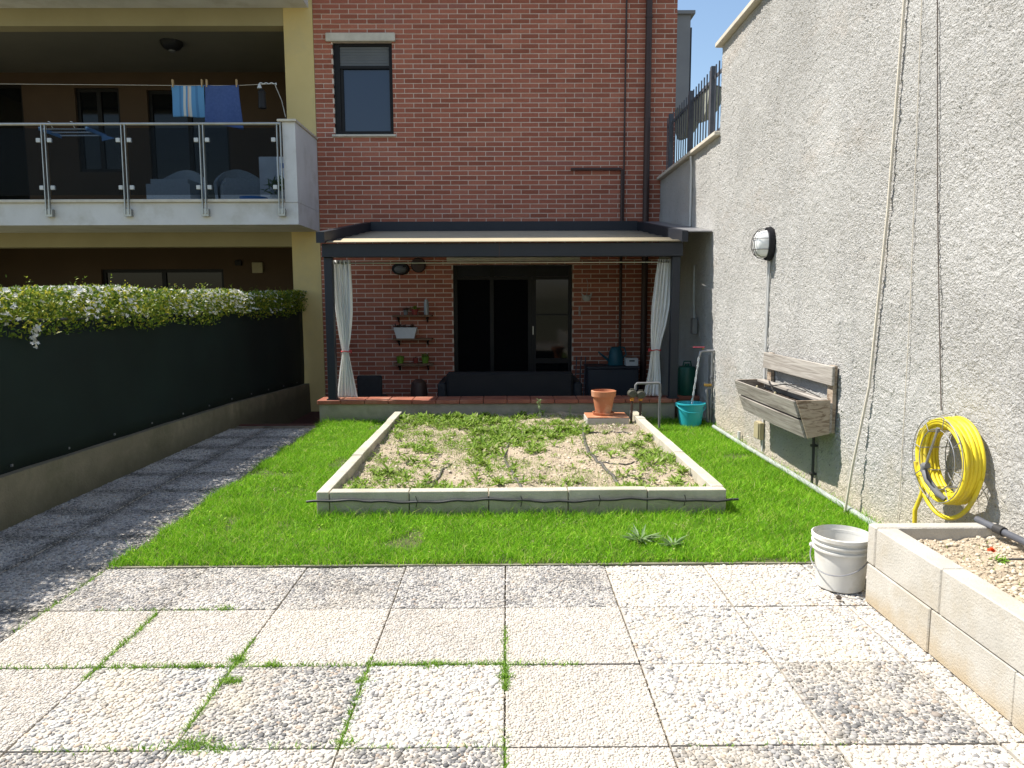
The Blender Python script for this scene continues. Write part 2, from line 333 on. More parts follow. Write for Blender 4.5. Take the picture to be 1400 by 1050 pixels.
# ------------------------------------------------------------------ building blocks
def world_loc(o):
    v = Vector((0, 0, 0))
    while o: v += o.location; o = o.parent
    return v
def tag(o, label=None, cat=None, group=None, kind=None):
    if label: o['label'] = label
    if cat: o['category'] = cat
    if group: o['group'] = group
    if kind: o['kind'] = kind
    return o
def thing(name, label, cat, loc=(0, 0, 0), group=None):
    o = bpy.data.objects.new(name, None); o.empty_display_size = .1; col.objects.link(o); o.location = loc
    return tag(o, label, cat, group)
def finish(name, me, mat, parent, loc=None, smooth=False):
    if mat: me.materials.append(M[mat])
    if smooth: me.polygons.foreach_set('use_smooth', np.ones(len(me.polygons), bool))
    o = bpy.data.objects.new(name, me)
    col.objects.link(o)
    if parent: o.parent = parent
    if loc is not None: o.location = loc
    return o
class MB:
    def __init__(s): s.v = []; s.f = []
    def add(s, vs, fs):
        n = len(s.v); s.v += [tuple(p) for p in vs]; s.f += [tuple(i + n for i in f) for f in fs]; return s
    def box(s, x0, x1, y0, y1, z0, z1, bev=0):
        if bev:
            b = bev; vs = []; 
            for z, i in ((z0, b), (z0 + b, 0), (z1 - b, 0), (z1, b)):
                vs += [(x0 + i + b, y0 + i, z), (x1 - i - b, y0 + i, z), (x1 - i, y0 + i + b, z), (x1 - i, y1 - i - b, z), (x1 - i - b, y1 - i, z), (x0 + i + b, y1 - i, z), (x0 + i, y1 - i - b, z), (x0 + i, y0 + i + b, z)]
            fs = [tuple(range(7, -1, -1)), tuple(range(24, 32))]
            for k in range(3):
                for j in range(8): fs.append((k * 8 + j, k * 8 + (j + 1) % 8, k * 8 + 8 + (j + 1) % 8, k * 8 + 8 + j))
            return s.add(vs, fs)
        return s.add([(x0, y0, z0), (x1, y0, z0), (x1, y1, z0), (x0, y1, z0), (x0, y0, z1), (x1, y0, z1), (x1, y1, z1), (x0, y1, z1)],
                     [(0, 3, 2, 1), (4, 5, 6, 7), (0, 1, 5, 4), (1, 2, 6, 5), (2, 3, 7, 6), (3, 0, 4, 7)])
    def hexa(s, b, t):
        return s.add(list(b) + list(t), [(0, 3, 2, 1), (4, 5, 6, 7), (0, 1, 5, 4), (1, 2, 6, 5), (2, 3, 7, 6), (3, 0, 4, 7)])
    def bar(s, a, b, w, h):
        a = Vector(a); b = Vector(b); d = (b - a).normalized()
        up = Vector((0, 0, 1)) if abs(d.z) < .9 else Vector((0, 1, 0))
        r = d.cross(up).normalized() * w / 2; u = r.cross(d).normalized() * h / 2
        return s.hexa([a - r - u, a + r - u, a + r + u, a - r + u], [b - r - u, b + r - u, b + r + u, b - r + u])
    def tube(s, pts, r, n=8, closed=False):
        pts = [Vector(p) for p in pts]; L = len(pts); rs = r if isinstance(r, (list, tuple)) else [r] * L
        base = len(s.v); ref = None
        for i, p in enumerate(pts):
            if closed: d = pts[(i + 1) % L] - pts[i - 1]
            else: d = pts[min(i + 1, L - 1)] - pts[max(i - 1, 0)]
            d.normalize()
            if ref is None: ref = d.orthogonal().normalized()
            ref = (ref - d * ref.dot(d)).normalized(); q = d.cross(ref)
            for k in range(n):
                a = 2 * math.pi * k / n; s.v.append(tuple(p + (ref * math.cos(a) + q * math.sin(a)) * rs[i]))
        for i in range(L if closed else L - 1):
            j = (i + 1) % L
            for k in range(n):
                s.f.append((base + i * n + k, base + i * n + (k + 1) % n, base + j * n + (k + 1) % n, base + j * n + k))
        if not closed:
            s.f.append(tuple(base + k for k in range(n - 1, -1, -1))); s.f.append(tuple(base + (L - 1) * n + k for k in range(n)))
        return s
    def lathe(s, prof, c=(0, 0, 0), n=24, axis='Z', sx=1, sy=1):
        base = len(s.v); L = len(prof)
        for r, h in prof:
            for k in range(n):
                a = 2 * math.pi * k / n; x, y = r * math.cos(a) * sx, r * math.sin(a) * sy
                p = (x, y, h) if axis == 'Z' else ((h, x, y) if axis == 'X' else (x, h, y))
                s.v.append((p[0] + c[0], p[1] + c[1], p[2] + c[2]))
        for i in range(L - 1):
            for k in range(n):
                s.f.append((base + i * n + k, base + i * n + (k + 1) % n, base + (i + 1) * n + (k + 1) % n, base + (i + 1) * n + k))
        if prof[0][0] > 1e-6: s.f.append(tuple(base + k for k in range(n - 1, -1, -1)))
        if prof[-1][0] > 1e-6: s.f.append(tuple(base + (L - 1) * n + k for k in range(n)))
        return s
    def prism(s, poly, axis, a, b):
        n = len(poly); vs = []
        for h in (a, b):
            for p, q in poly: vs.append({'X': (h, p, q), 'Y': (p, h, q), 'Z': (p, q, h)}[axis])
        fs = [tuple(range(n - 1, -1, -1)), tuple(range(n, 2 * n))] + [(i, (i + 1) % n, n + (i + 1) % n, n + i) for i in range(n)]
        return s.add(vs, fs)
    def build(s, name, mat, parent=None, smooth=False, fix=True, label=None, cat=None, group=None, kind=None):
        v = np.array(s.v)
        if parent is not None: off = np.array(world_loc(parent)); loc = None
        else: off = np.array([(v[:, 0].min() + v[:, 0].max()) / 2, (v[:, 1].min() + v[:, 1].max()) / 2, v[:, 2].min()]); loc = tuple(off)
        me = bpy.data.meshes.new(name); me.from_pydata((v - off).tolist(), [], s.f); me.update()
        if fix:
            import bmesh
            bm = bmesh.new(); bm.from_mesh(me); bmesh.ops.recalc_face_normals(bm, faces=bm.faces); bm.to_mesh(me); bm.free()
        o = finish(name, me, mat, parent, loc)
        if smooth:
            me.polygons.foreach_set('use_smooth', np.ones(len(me.polygons), bool))
            try: me.set_sharp_from_angle(angle=math.radians(38))
            except Exception: pass
        return tag(o, label, cat, group, kind)
def tri_mesh(name, V, F, mat, parent=None, kind=None, label=None, cat=None, group=None, smooth=False):
    V = np.asarray(V, np.float32).reshape(-1, 3); F = np.asarray(F, np.int32).reshape(-1, 3)
    off = np.array(world_loc(parent)) if parent is not None else np.zeros(3)
    me = bpy.data.meshes.new(name)
    me.vertices.add(len(V)); me.vertices.foreach_set('co', (V - off).astype(np.float32).ravel())
    me.loops.add(F.size); me.loops.foreach_set('vertex_index', F.ravel())
    me.polygons.add(len(F)); me.polygons.foreach_set('loop_start', np.arange(0, F.size, 3, dtype=np.int32))
    if smooth: me.polygons.foreach_set('use_smooth', np.ones(len(F), bool))
    me.update(calc_edges=True); me.validate()
    return tag(finish(name, me, mat, parent), label, cat, group, kind)
def struct(o): o['kind'] = 'structure'; return o
def blades(bx, by, bz, h, w, lean, curl=1.0):
    """grass blades as bent strips of three triangles"""
    n = len(bx); a = rng.uniform(0, 2 * np.pi, n); la = rng.uniform(0, 2 * np.pi, n)
    dx, dy = np.cos(a) * w / 2, np.sin(a) * w / 2; lx, ly = np.cos(la) * lean, np.sin(la) * lean
    V = np.zeros((n, 5, 3))
    V[:, 0] = np.c_[bx - dx, by - dy, bz]; V[:, 1] = np.c_[bx + dx, by + dy, bz]
    mx, my, mz = bx + lx * .35, by + ly * .35, bz + h * .6
    V[:, 2] = np.c_[mx + dx * .8, my + dy * .8, mz]; V[:, 3] = np.c_[mx - dx * .8, my - dy * .8, mz]
    V[:, 4] = np.c_[bx + lx * curl, by + ly * curl, bz + h]
    F = np.array([[0, 1, 2], [0, 2, 3], [3, 2, 4]])[None] + (np.arange(n) * 5)[:, None, None]
    return V.reshape(-1, 3), F.reshape(-1, 3)
def leaves(c, d, up, L, w):
    """pointed leaves: two triangles folded on the midrib. c base, d direction, up normal-ish"""
    n = len(c); d = d / np.linalg.norm(d, axis=1)[:, None]
    s = np.cross(d, up); s /= np.maximum(np.linalg.norm(s, axis=1), 1e-6)[:, None]; nn = np.cross(s, d)
    V = np.zeros((n, 4, 3)); L = L[:, None]; w = w[:, None]
    V[:, 0] = c; V[:, 1] = c + d * L * .5 + s * w / 2 + nn * w * .15; V[:, 2] = c + d * L - nn * L * .12; V[:, 3] = c + d * L * .5 - s * w / 2 + nn * w * .15
    F = np.array([[0, 1, 2], [0, 2, 3]])[None] + (np.arange(n) * 4)[:, None, None]
    return V.reshape(-1, 3), F.reshape(-1, 3)
def cat_mesh(*parts):
    Vs, Fs, n = [], [], 0
    for V, F in parts: Vs.append(V); Fs.append(F + n); n += len(V)
    return np.concatenate(Vs), np.concatenate(Fs)
_p = (1 + 5 ** .5) / 2
ICO_V = np.array([(-1, _p, 0), (1, _p, 0), (-1, -_p, 0), (1, -_p, 0), (0, -1, _p), (0, 1, _p), (0, -1, -_p), (0, 1, -_p), (_p, 0, -1), (_p, 0, 1), (-_p, 0, -1), (-_p, 0, 1)]) / math.sqrt(1 + _p * _p)
ICO_F = np.array([(0, 11, 5), (0, 5, 1), (0, 1, 7), (0, 7, 10), (0, 10, 11), (1, 5, 9), (5, 11, 4), (11, 10, 2), (10, 7, 6), (7, 1, 8), (3, 9, 4), (3, 4, 2), (3, 2, 6), (3, 6, 8), (3, 8, 9), (4, 9, 5), (2, 4, 11), (6, 2, 10), (8, 6, 7), (9, 8, 1)])
def lumps(c, r, squash=.7, jitter=.18):
    """stones or clods: jittered icosahedra"""
    n = len(c); V = ICO_V[None] * (1 + rng.uniform(-jitter, jitter, (n, 12, 1)))
    s = np.c_[rng.uniform(.75, 1.3, n), rng.uniform(.75, 1.3, n), np.full(n, squash)]
    V = V * s[:, None, :]
    a = rng.uniform(0, 2 * np.pi, n); ca, sa = np.cos(a), np.sin(a)
    X = V[:, :, 0] * ca[:, None] - V[:, :, 1] * sa[:, None]; Y = V[:, :, 0] * sa[:, None] + V[:, :, 1] * ca[:, None]
    V = np.stack([X, Y, V[:, :, 2]], 2) * r[:, None, None] + c[:, None, :]
    F = ICO_F[None] + (np.arange(n) * 12)[:, None, None]
    return V.reshape(-1, 3), F.reshape(-1, 3)
def vnoise(x, y, s, seed=0):
    """smooth random field in 0..1 on arrays"""
    r = np.random.default_rng(seed); T = r.random((64, 64)); u, v = x * s, y * s
    i, j = np.floor(u).astype(int), np.floor(v).astype(int); fu, fv = u - i, v - j
    fu, fv = fu * fu * (3 - 2 * fu), fv * fv * (3 - 2 * fv)
    g = lambda a, b: T[a % 64, b % 64]
    return (g(i, j) * (1 - fu) + g(i + 1, j) * fu) * (1 - fv) + (g(i, j + 1) * (1 - fu) + g(i + 1, j + 1) * fu) * fv
def copy_tree(o, parent=None, delta=None):
    c = o.copy(); col.objects.link(c)
    if parent: c.parent = parent
    if delta is not None: c.location = o.location + Vector(delta)
    for ch in list(o.children): copy_tree(ch, c)
    return c

# ------------------------------------------------------------------ measures of the place
SLAB = 0.55; GX = -0.013; LAWN_Y = 3.92
RW = 2.37            # face of the rough-cast wall
HOUSE_Y = 11.5       # face of the brick house
HX0, HX1 = -2.87, 2.58
FLOOR = -0.3         # porch floor lies a step below the garden

# ------------------------------------------------------------------ ground, paving, lawn
def build_ground():
    b = MB(); B = 900; z = -.08
    for x0, x1, y0, y1 in ((-B, B, -B, 8.6), (-B, -3.6, 8.6, 14.5), (2.6, B, 8.6, 14.5), (-B, B, 14.5, B)):
        b.add([(x0, y0, z), (x1, y0, z), (x1, y1, z), (x0, y1, z)], [(0, 1, 2, 3)])
    struct(b.build('ground', 'ground_soil'))
    struct(MB().box(-2.215, 2.38, LAWN_Y + .004, 8.66, -.07, -.006).build('lawn', 'lawn_soil'))
build_ground()

def slab_mesh(kind, d, seed, gap=.009):
    global rng
    keep = rng; rng = np.random.default_rng(seed)
    S = SLAB - gap; n = int(S / d)
    g = (np.arange(n) + .5) / n * S - S / 2
    x, y = [a.ravel() for a in np.meshgrid(g, g)]
    x = np.clip(x + rng.uniform(-.42, .42, x.size) * d, -S / 2 + d * .4, S / 2 - d * .4)
    y = np.clip(y + rng.uniform(-.42, .42, y.size) * d, -S / 2 + d * .4, S / 2 - d * .4)
    r = d * rng.uniform(.38, .85, x.size) * (1 + .35 * (rng.random(x.size) < .06))
    V, F = lumps(np.c_[x, y, rng.uniform(-.4, .05, x.size) * r - .004], r, .5, .22)
    rng = keep
    h = S / 2; bv = np.array([(-h, -h, -.045), (h, -h, -.045), (h, h, -.045), (-h, h, -.045), (-h, -h, -.005), (h, -h, -.005), (h, h, -.005), (-h, h, -.005)])
    bf = np.array([(4, 5, 6), (4, 6, 7), (0, 1, 5), (0, 5, 4), (1, 2, 6), (1, 6, 5), (2, 3, 7), (2, 7, 6), (3, 0, 4), (3, 4, 7)])
    V2, F2 = cat_mesh((V, F), (bv, bf))
    me = bpy.data.meshes.new('slab_' + kind)
    me.vertices.add(len(V2)); me.vertices.foreach_set('co', V2.astype(np.float32).ravel())
    me.loops.add(F2.size); me.loops.foreach_set('vertex_index', F2.astype(np.int32).ravel())
    me.polygons.add(len(F2)); me.polygons.foreach_set('loop_start', np.arange(0, F2.size, 3, dtype=np.int32))
    mi = np.zeros(len(F2), np.int32); mi[len(F):] = 1; sm = np.ones(len(F2), bool); sm[len(F):] = False
    me.polygons.foreach_set('material_index', mi); me.polygons.foreach_set('use_smooth', sm)
    me.update(calc_edges=True)
    me.materials.append(M['pebble_' + kind]); me.materials.append(M['slab_cement'])
    return me
def build_paving():
    bed = MB().box(-3.3, RW + .02, -2.2, LAWN_Y - .002, -.07, -.016)
    bed.box(-3.3, -2.217, LAWN_Y - .002, 8.62, -.07, -.0165)
    pav = struct(bed.build('paving', 'sand_joint'))
    L = world_loc(pav)
    kinds = {'coarse': [slab_mesh('coarse', .0145, s) for s in (1, 2, 3)], 'grey': [slab_mesh('grey', .0138, s) for s in (4, 5)],
             'mid': [slab_mesh('mid', .0122, s) for s in (6, 7, 8)], 'fine': [slab_mesh('fine', .0100, s) for s in (9, 10)],
             'path': [slab_mesh('path', .0135, s, .014) for s in (12, 13, 14)]}
    rr = random.Random(3)
    def put(cx, cy, kind):
        o = bpy.data.objects.new('paving_slab', rr.choice(kinds[kind])); col.objects.link(o); o.parent = pav
        o.location = Vector((cx, cy, rr.uniform(-.002, .002))) - L
        o.rotation_euler = (rr.uniform(-.003, .003), rr.uniform(-.003, .003), rr.choice((0, 1, 2, 3)) * math.pi / 2 + rr.uniform(-.005, .005))
    near = {(2, -4): 'fine', (2, -3): 'coarse', (2, -2): 'grey', (2, -1): 'coarse', (2, 0): 'fine', (3, 0): 'fine'}
    for row in range(0, 8):
        for c in range(-6, 4):
            k = near.get((row, c))
            if not k:
                if c <= -5: k = 'path'
                elif row == 0: k = 'mid' if c < 1 else 'coarse'
                elif row == 1: k = 'fine' if c < 1 else 'coarse'
                else: k = rr.choice(('coarse', 'coarse', 'grey')) if c != 0 else 'fine'
            put(GX + (c + .5) * SLAB, LAWN_Y - (row + .5) * SLAB, k)
    for row in range(8):
        for c in (-6, -5): put(GX + (c + .5) * SLAB, LAWN_Y + (row + .5) * SLAB, 'path')
    edge = MB()                       # thin kerb between the paving and the lawn
    for i in range(5): edge.box(-2.2 + i * .9, -2.2 + (i + 1) * .9 - .006, LAWN_Y + .006, LAWN_Y + .024, -.05, .001 + .002 * (i % 2))
    edge.build('edging_strip', 'concrete', label='thin cement edging strip between the pebble slabs and the lawn', cat='edging')
build_paving()

def build_grass():
    n = 330000
    x = rng.uniform(-2.24, 2.34, n); y = rng.uniform(LAWN_Y + .0, 8.66, n)
    keep = rng.random(n) < np.clip(1.25 - (y - 3.9) * .12, .5, 1)          # denser where it shows close to the lens
    out = ~((x > -1.31) & (x < 1.51) & (y > 4.835) & (y < 8.4))
    edge = y > LAWN_Y + .002 + .05 * vnoise(x, y * 0, 11, 2) ** 2
    k = keep & out & edge & (x > -2.2 + .09 * (vnoise(y, y * 0, 7, 4) - .55))
    x, y = x[k], y[k]; m = len(x)
    f = vnoise(x, y, 2.2, 5) * .5 + vnoise(x, y, 7, 6) * .3 + vnoise(x, y, 21, 7) * .2
    worn = (vnoise(x, y, 3.3, 15) > .86) | (vnoise(x, y, 9, 16) > .93)
    thin = rng.random(m) < np.where(worn, .3, .5 + f)
    x, y, f, worn = x[thin], y[thin], f[thin], worn[thin]; m = len(x)
    near_kerb = np.exp(-np.maximum(0, np.minimum.reduce([np.abs(y - 4.835) + 10 * ((x < -1.3) | (x > 1.5)), np.abs(x + 1.31) + 10 * (y < 4.85), np.abs(x - 1.51) + 10 * (y < 4.85), np.abs(x - 2.33), np.abs(y - 8.62)])) / .05)
    h = (.014 + .032 * f + rng.gamma(2., .006, m)) * (1 + 1.4 * near_kerb * rng.random(m) + .5 * near_kerb * (rng.random(m) < .12)) * np.where(worn, .6, 1)
    V, F = blades(x, y, np.full(m, -.008), h, rng.uniform(.0022, .0046, m), h * rng.uniform(.3, 1.5, m))
    q = 9000                                                               # clover and other small leaves in the turf
    cx = rng.uniform(-2.18, 2.3, q); cy = rng.uniform(LAWN_Y + .04, 8.6, q); ok = ~((cx > -1.33) & (cx < 1.53) & (cy > 4.76) & (cy < 8.4)) & (vnoise(cx, cy, 3.1, 19) > .58)
    cx, cy = cx[ok], cy[ok]; q = len(cx); a = rng.uniform(0, 6.28, q); d = np.c_[np.cos(a), np.sin(a), rng.uniform(.1, .9, q)]
    V2, F2 = leaves(np.c_[cx, cy, rng.uniform(.012, .032, q)], d, np.c_[-d[:, :2] * .3, np.ones(q)], rng.uniform(.012, .03, q), rng.uniform(.007, .014, q))
    V, F = cat_mesh((V, F), (V2, F2))
    tri_mesh('grass', V, F, 'grass', kind='stuff', label='short bright green lawn grass around the kerbed bed', cat='grass')
    q = 5000                                                               # dead blades and litter lying in it
    cx = rng.uniform(-2.18, 2.3, q); cy = rng.uniform(LAWN_Y + .02, 8.6, q); ok = ~((cx > -1.33) & (cx < 1.53) & (cy > 4.76) & (cy < 8.4)) & (vnoise(cx, cy, 2.6, 25) * .6 + vnoise(cx, cy, 9, 26) * .4 > .52)
    cx, cy = cx[ok], cy[ok]; q = len(cx)
    V, F = blades(cx, cy, rng.uniform(.0, .022, q), rng.uniform(.002, .012, q), rng.uniform(.002, .005, q), rng.uniform(.015, .05, q))
    tri_mesh('dead_grass', V, F, 'straw', kind='stuff', label='dry dead blades lying in the lawn grass', cat='dead grass')
build_grass()

def build_joint_grass():
    V, F = [], []; P = []
    rows = [LAWN_Y - SLAB * k for k in (1, 2, 3)]; cols = [GX + SLAB * c for c in (-4, -3, -2, -1, 0)]
    r = np.random.default_rng(5)
    def line(x0, y0, x1, y1, n, s=.007):
        t = r.random(n); P.append(np.c_[x0 + (x1 - x0) * t + r.normal(0, s, n), y0 + (y1 - y0) * t + r.normal(0, s, n)])
    # tufts along the joints, where the photograph shows them
    Y1, Y2, Y3 = rows
    X = dict(zip((-4, -3, -2, -1, 0), cols))
    line(-2.2, Y2, -1.2, Y2, 260); line(X[-3], Y2, X[-1], Y2, 500); line(X[-1], Y2, X[0], Y2, 700); line(X[0], Y2, .3, Y2, 160)
    line(X[-3], Y1 - .05, X[-3], Y2 - .1, 420); line(X[-2], Y1 - .3, X[-2], Y3 + .1, 420); line(X[-1], Y2 + .06, X[-1], Y3 + .05, 360)
    line(X[0], Y1 - .2, X[0], Y2, 150); line(X[0], Y2, X[0], Y2 - .2, 260); line(X[0], Y3 + .1, X[0], Y3 - .3, 160)
    line(X[-4], LAWN_Y, X[-4], Y1 - .25, 200); line(-2.0, Y1, -1.3, Y1, 120); line(-1.6, Y3, .0, Y3, 260); line(.6, Y3, 1.2, Y3, 40)
    for cx, cy, n, s in ((X[-2] + .03, Y2 - .12, 260, .018), (X[-2] - .0, Y2 + .05, 200, .016), (-.96, Y2, 140, .014), (-1.27, Y2, 120, .015), (-1.06, Y3 + .02, 380, .03), (-.96, Y3, 120, .022), (-.55, Y3 + .03, 90, .012), (-1.36, Y1 + .01, 80, .02), (X[0], Y2 - .1, 160, .01), (-.3, Y2, 160, .02), (X[-1], Y2 - .13, 120, .01)):
        P.append(np.c_[r.normal(cx, s * 1.3, n), r.normal(cy, s * .7, n)])
    p = np.concatenate(P); n = len(p); h = r.uniform(.008, .026, n)
    V, F = blades(p[:, 0], p[:, 1], np.full(n, -.008), h, r.uniform(.0025, .005, n), h * r.uniform(.4, 1.4, n))
    tri_mesh('joint_weeds', V, F, 'joint_grass', kind='stuff', label='small green weeds growing in the joints of the pebble slabs', cat='weeds')
build_joint_grass()

# ------------------------------------------------------------------ path wall, net fence and flowering hedge on the neighbour's side
FX = lambda y: -3.27 + (y - 4.0) * .0227
WALL_TOP = [(.3, .36), (4.5, .34), (8.45, .27), (11.48, .15)]
def build_path_wall():
    b = MB()
    ys = [.3, 2.2, 4.5, 6.5, 8.45, 10, 11.48]
    zt = np.interp(ys, *zip(*WALL_TOP))
    for i in range(len(ys) - 1):
        (y0, z0), (y1, z1) = (ys[i], zt[i]), (ys[i + 1] - .006 * (i % 2), zt[i + 1])
        b.hexa([(FX(y0) - .2, y0, -.35), (FX(y0), y0, -.35), (FX(y1), y1, -.35), (FX(y1) - .2, y1, -.35)],
               [(FX(y0) - .2, y0, z0), (FX(y0) - .012, y0, z0), (FX(y1) - .012, y1, z1), (FX(y1) - .2, y1, z1)])
    t = b.build('low_concrete_wall', 'concrete_path_wall', label='low stained concrete wall under the dark green net fence', cat='wall')
    f = thing('net_fence', 'tall fence of dark green shade netting along the slab path', 'fence', (FX(6) - .08, 6, .2))
    b = MB(); n = 60
    ys = np.linspace(.3, 11.44, n); V = []
    for y in ys:
        zb = np.interp(y, *zip(*WALL_TOP)) - .012 + .006 * math.sin(y * 9) ; zt_ = 1.33 + .008 * math.sin(y * 5.3)
        for z in np.linspace(zb, zt_, 9):
            bulge = .016 * math.sin(y * 2.4 + z) * math.sin((z - zb) / (zt_ - zb) * math.pi) + .006 * math.sin(y * 7 + 3 * z)
            V.append((FX(y) - .075 + bulge, y, z))
    F = [(i * 9 + j, (i + 1) * 9 + j, (i + 1) * 9 + j + 1, i * 9 + j + 1) for i in range(n - 1) for j in range(8)]
    b.add(V, F); net = b.build('shade_net', 'net_green', f, smooth=True)
    sm = net.modifiers.new('thick', 'SOLIDIFY'); sm.thickness = .006; sm.offset = -1
    for y in np.arange(.9, 11.3, .62):
        zb = float(np.interp(y, *zip(*WALL_TOP)))
        MB().tube([(FX(y) - .085, y, 1.315), (FX(y) - .062, y + .004, 1.31), (FX(y) - .06, y + .008, 1.285), (FX(y) - .082, y + .01, 1.28)], .0025, 5).build('tie', 'pvc_grey', f, True)
        MB().box(FX(y) - .068, FX(y) - .058, y + .2, y + .216, zb + .03, zb + .046).build('eyelet', 'pvc_grey', f)
    for y in np.arange(.6, 11.5, 1.8): MB().tube([(FX(y) - .11, y, .0), (FX(y) - .11, y, 1.36)], .02).build('fence_post', 'iron_grey', f, True)
    MB().tube([(FX(.3) - .1, .3, 1.33), (FX(11.44) - .1, 11.44, 1.33)], .012).build('top_wire', 'iron_grey', f, True)
build_path_wall()

def build_hedge():
    h = thing('flowering_hedge', 'clipped jasmine hedge with white blossom above the dark green net fence', 'hedge', (-3.5, 6, 0))
    n = 46000
    y = rng.uniform(.3, 11.42, n); fx = -3.27 + (y - 4) * .0227
    top = 1.535 + .07 * (vnoise(y, y * 0, 1.3, 3) - .4) + .05 * (vnoise(y, y * 0, 5, 8) - .5)
    x = fx - .02 - rng.uniform(0, 1, n) ** 1.3 * .62 + .10 * np.maximum(0, vnoise(y, x0 := rng.random(n) * .1, 2.1, 9) - .35)
    z = top - rng.uniform(0, 1, n) ** 1.35 * (.27 + .1 * vnoise(y, y * 0, 1.9, 12))
    d = np.c_[rng.normal(.35, .6, n), rng.normal(0, .7, n), rng.normal(.45, .6, n)]; up = rng.normal(0, 1, (n, 3)) + np.array([.2, 0, 1.2])
    V, F = leaves(np.c_[x, y, z], d, up, rng.uniform(.028, .052, n), rng.uniform(.014, .024, n))
    tri_mesh('leaves', V, F, 'hedge_leaf', h, 'stuff')
    m = 9000                                                   # the mass of leaves lower down behind the net
    y = rng.uniform(.3, 11.42, m); x = -3.27 + (y - 4) * .0227 - rng.uniform(.14, .7, m); z = rng.uniform(.1, 1.3, m)
    V, F = leaves(np.c_[x, y, z], rng.normal(0, 1, (m, 3)) + .1, rng.normal(0, 1, (m, 3)), rng.uniform(.05, .09, m), rng.uniform(.03, .05, m))
    tri_mesh('inner_leaves', V, F, 'hedge_leaf', h, 'stuff')
    k = 110; sy_ = rng.uniform(.4, 11.3, k); parts = []                # stray young shoots
    for q in range(7):
        b0 = np.c_[-3.27 + (sy_ - 4) * .0227 - .05 - .4 * vnoise(sy_, sy_ * 0, 40, 77), sy_ + rng.normal(0, .008, k), 1.54 + .016 * q + .06 * (vnoise(sy_, sy_ * 0, 1.3, 3) - .4)]
        dd = np.c_[rng.normal(.2, .8, k), rng.normal(0, .8, k), rng.uniform(.2, 1, k)]; s_ = rng.random(k) < 1 - q * .11
        parts.append(leaves(b0[s_], dd[s_], np.tile([.2, .1, 1.], (s_.sum(), 1)), rng.uniform(.018, .035, s_.sum()), rng.uniform(.008, .014, s_.sum())))
    V, F = cat_mesh(*parts); tri_mesh('young_shoots', V, F, 'hedge_leaf', h, 'stuff')
    st = MB()
    for yy in np.arange(.5, 11.4, .45):
        xx = FX(yy) - .38; st.tube([(xx, yy, -.05), (xx + .05, yy + .06, .6), (xx - .04, yy - .05, 1.1), (xx + .06, yy + .02, 1.42)], [.014, .012, .009, .005], 5)
    st.build('stems', 'branch', h, True)
    k = 9000
    y = rng.uniform(.3, 11.42, k); dens = vnoise(y, y * 0, 1.5, 21) * .7 + vnoise(y, y * 0, 6, 22) * .5 + np.clip((5.6 - y) * .11, -.25, .25)
    s = rng.random(k) < np.clip((dens - .42) * 3.2, .08, 1); y = y[s]; k = len(y); fx = -3.27 + (y - 4) * .0227
    top = 1.54 + .07 * (vnoise(y, y * 0, 1.3, 3) - .4) + .05 * (vnoise(y, y * 0, 5, 8) - .5)
    x = fx + .03 - rng.uniform(0, 1, k) ** 1.5 * .5; z = np.minimum(top + .02, top - rng.uniform(0, 1, k) ** 1.6 * .24 * (x > fx - .12))
    c = np.c_[x, y, z]
    hx = rng.normal(0, .012, (26, 3)) + np.array([FX(5.05) + .03, 5.05, 1.3]) - np.linspace(0, 1, 26)[:, None] * np.array([0, .06, .13])
    c = np.concatenate([c, hx]); k = len(c)
    ax = np.c_[rng.normal(.6, .4, k), rng.normal(-.2, .4, k), rng.normal(.7, .4, k)]; ax /= np.linalg.norm(ax, axis=1)[:, None]
    e1 = np.cross(ax, [0, 0, 1.]); e1 /= np.linalg.norm(e1, axis=1)[:, None]; e2 = np.cross(ax, e1)
    parts = []
    for q in range(5):
        a = q * 2 * np.pi / 5 + rng.uniform(-.2, .2, k)
        dd = e1 * np.cos(a)[:, None] + e2 * np.sin(a)[:, None] + ax * .25
        parts.append(leaves(c, dd, ax, rng.uniform(.016, .023, k), np.full(k, .013)))
    V, F = cat_mesh(*parts)
    tri_mesh('blossoms', V, F, 'jasmine', h, 'stuff')
build_hedge()

# ------------------------------------------------------------------ porch floor and step
def build_porch():
    b = MB().box(-3.25, RW + .02, 8.60, HOUSE_Y + .3, -.42, FLOOR)
    b.box(-3.25, -2.25, 8.56, 8.63, FLOOR + .002, -.004)
    struct(b.build('porch_floor', 'red_paving'))
    p = thing('porch_parapet', 'low rendered porch wall capped with red terracotta tiles', 'low wall', (-.1, 8.8, 0))
    MB().box(-2.24, 2.01, 8.66, 8.94, FLOOR, .222).build('plinth', 'concrete', p)
    x = -2.26; i = 0; rr = random.Random(2)
    while x < 2.02:
        w = min(.283, 2.03 - x); MB().box(x, x + w - .006, 8.632, 8.965, .224 + rr.uniform(-.001, .001), .272 + rr.uniform(-.002, .002), .005).build('cap_tile', 'terracotta_tile', p); x += .283
    q = thing('short_parapet', 'short red-capped wall end behind the teal bucket', 'low wall', (2.2, 9, 0))
    MB().box(2.10, RW - .005, 8.9, 9.1, FLOOR, .222).build('plinth', 'concrete', q)
    MB().box(2.08, RW - .005, 8.87, 9.12, .224, .272, .005).build('cap_tile', 'terracotta_tile', q)
build_porch()

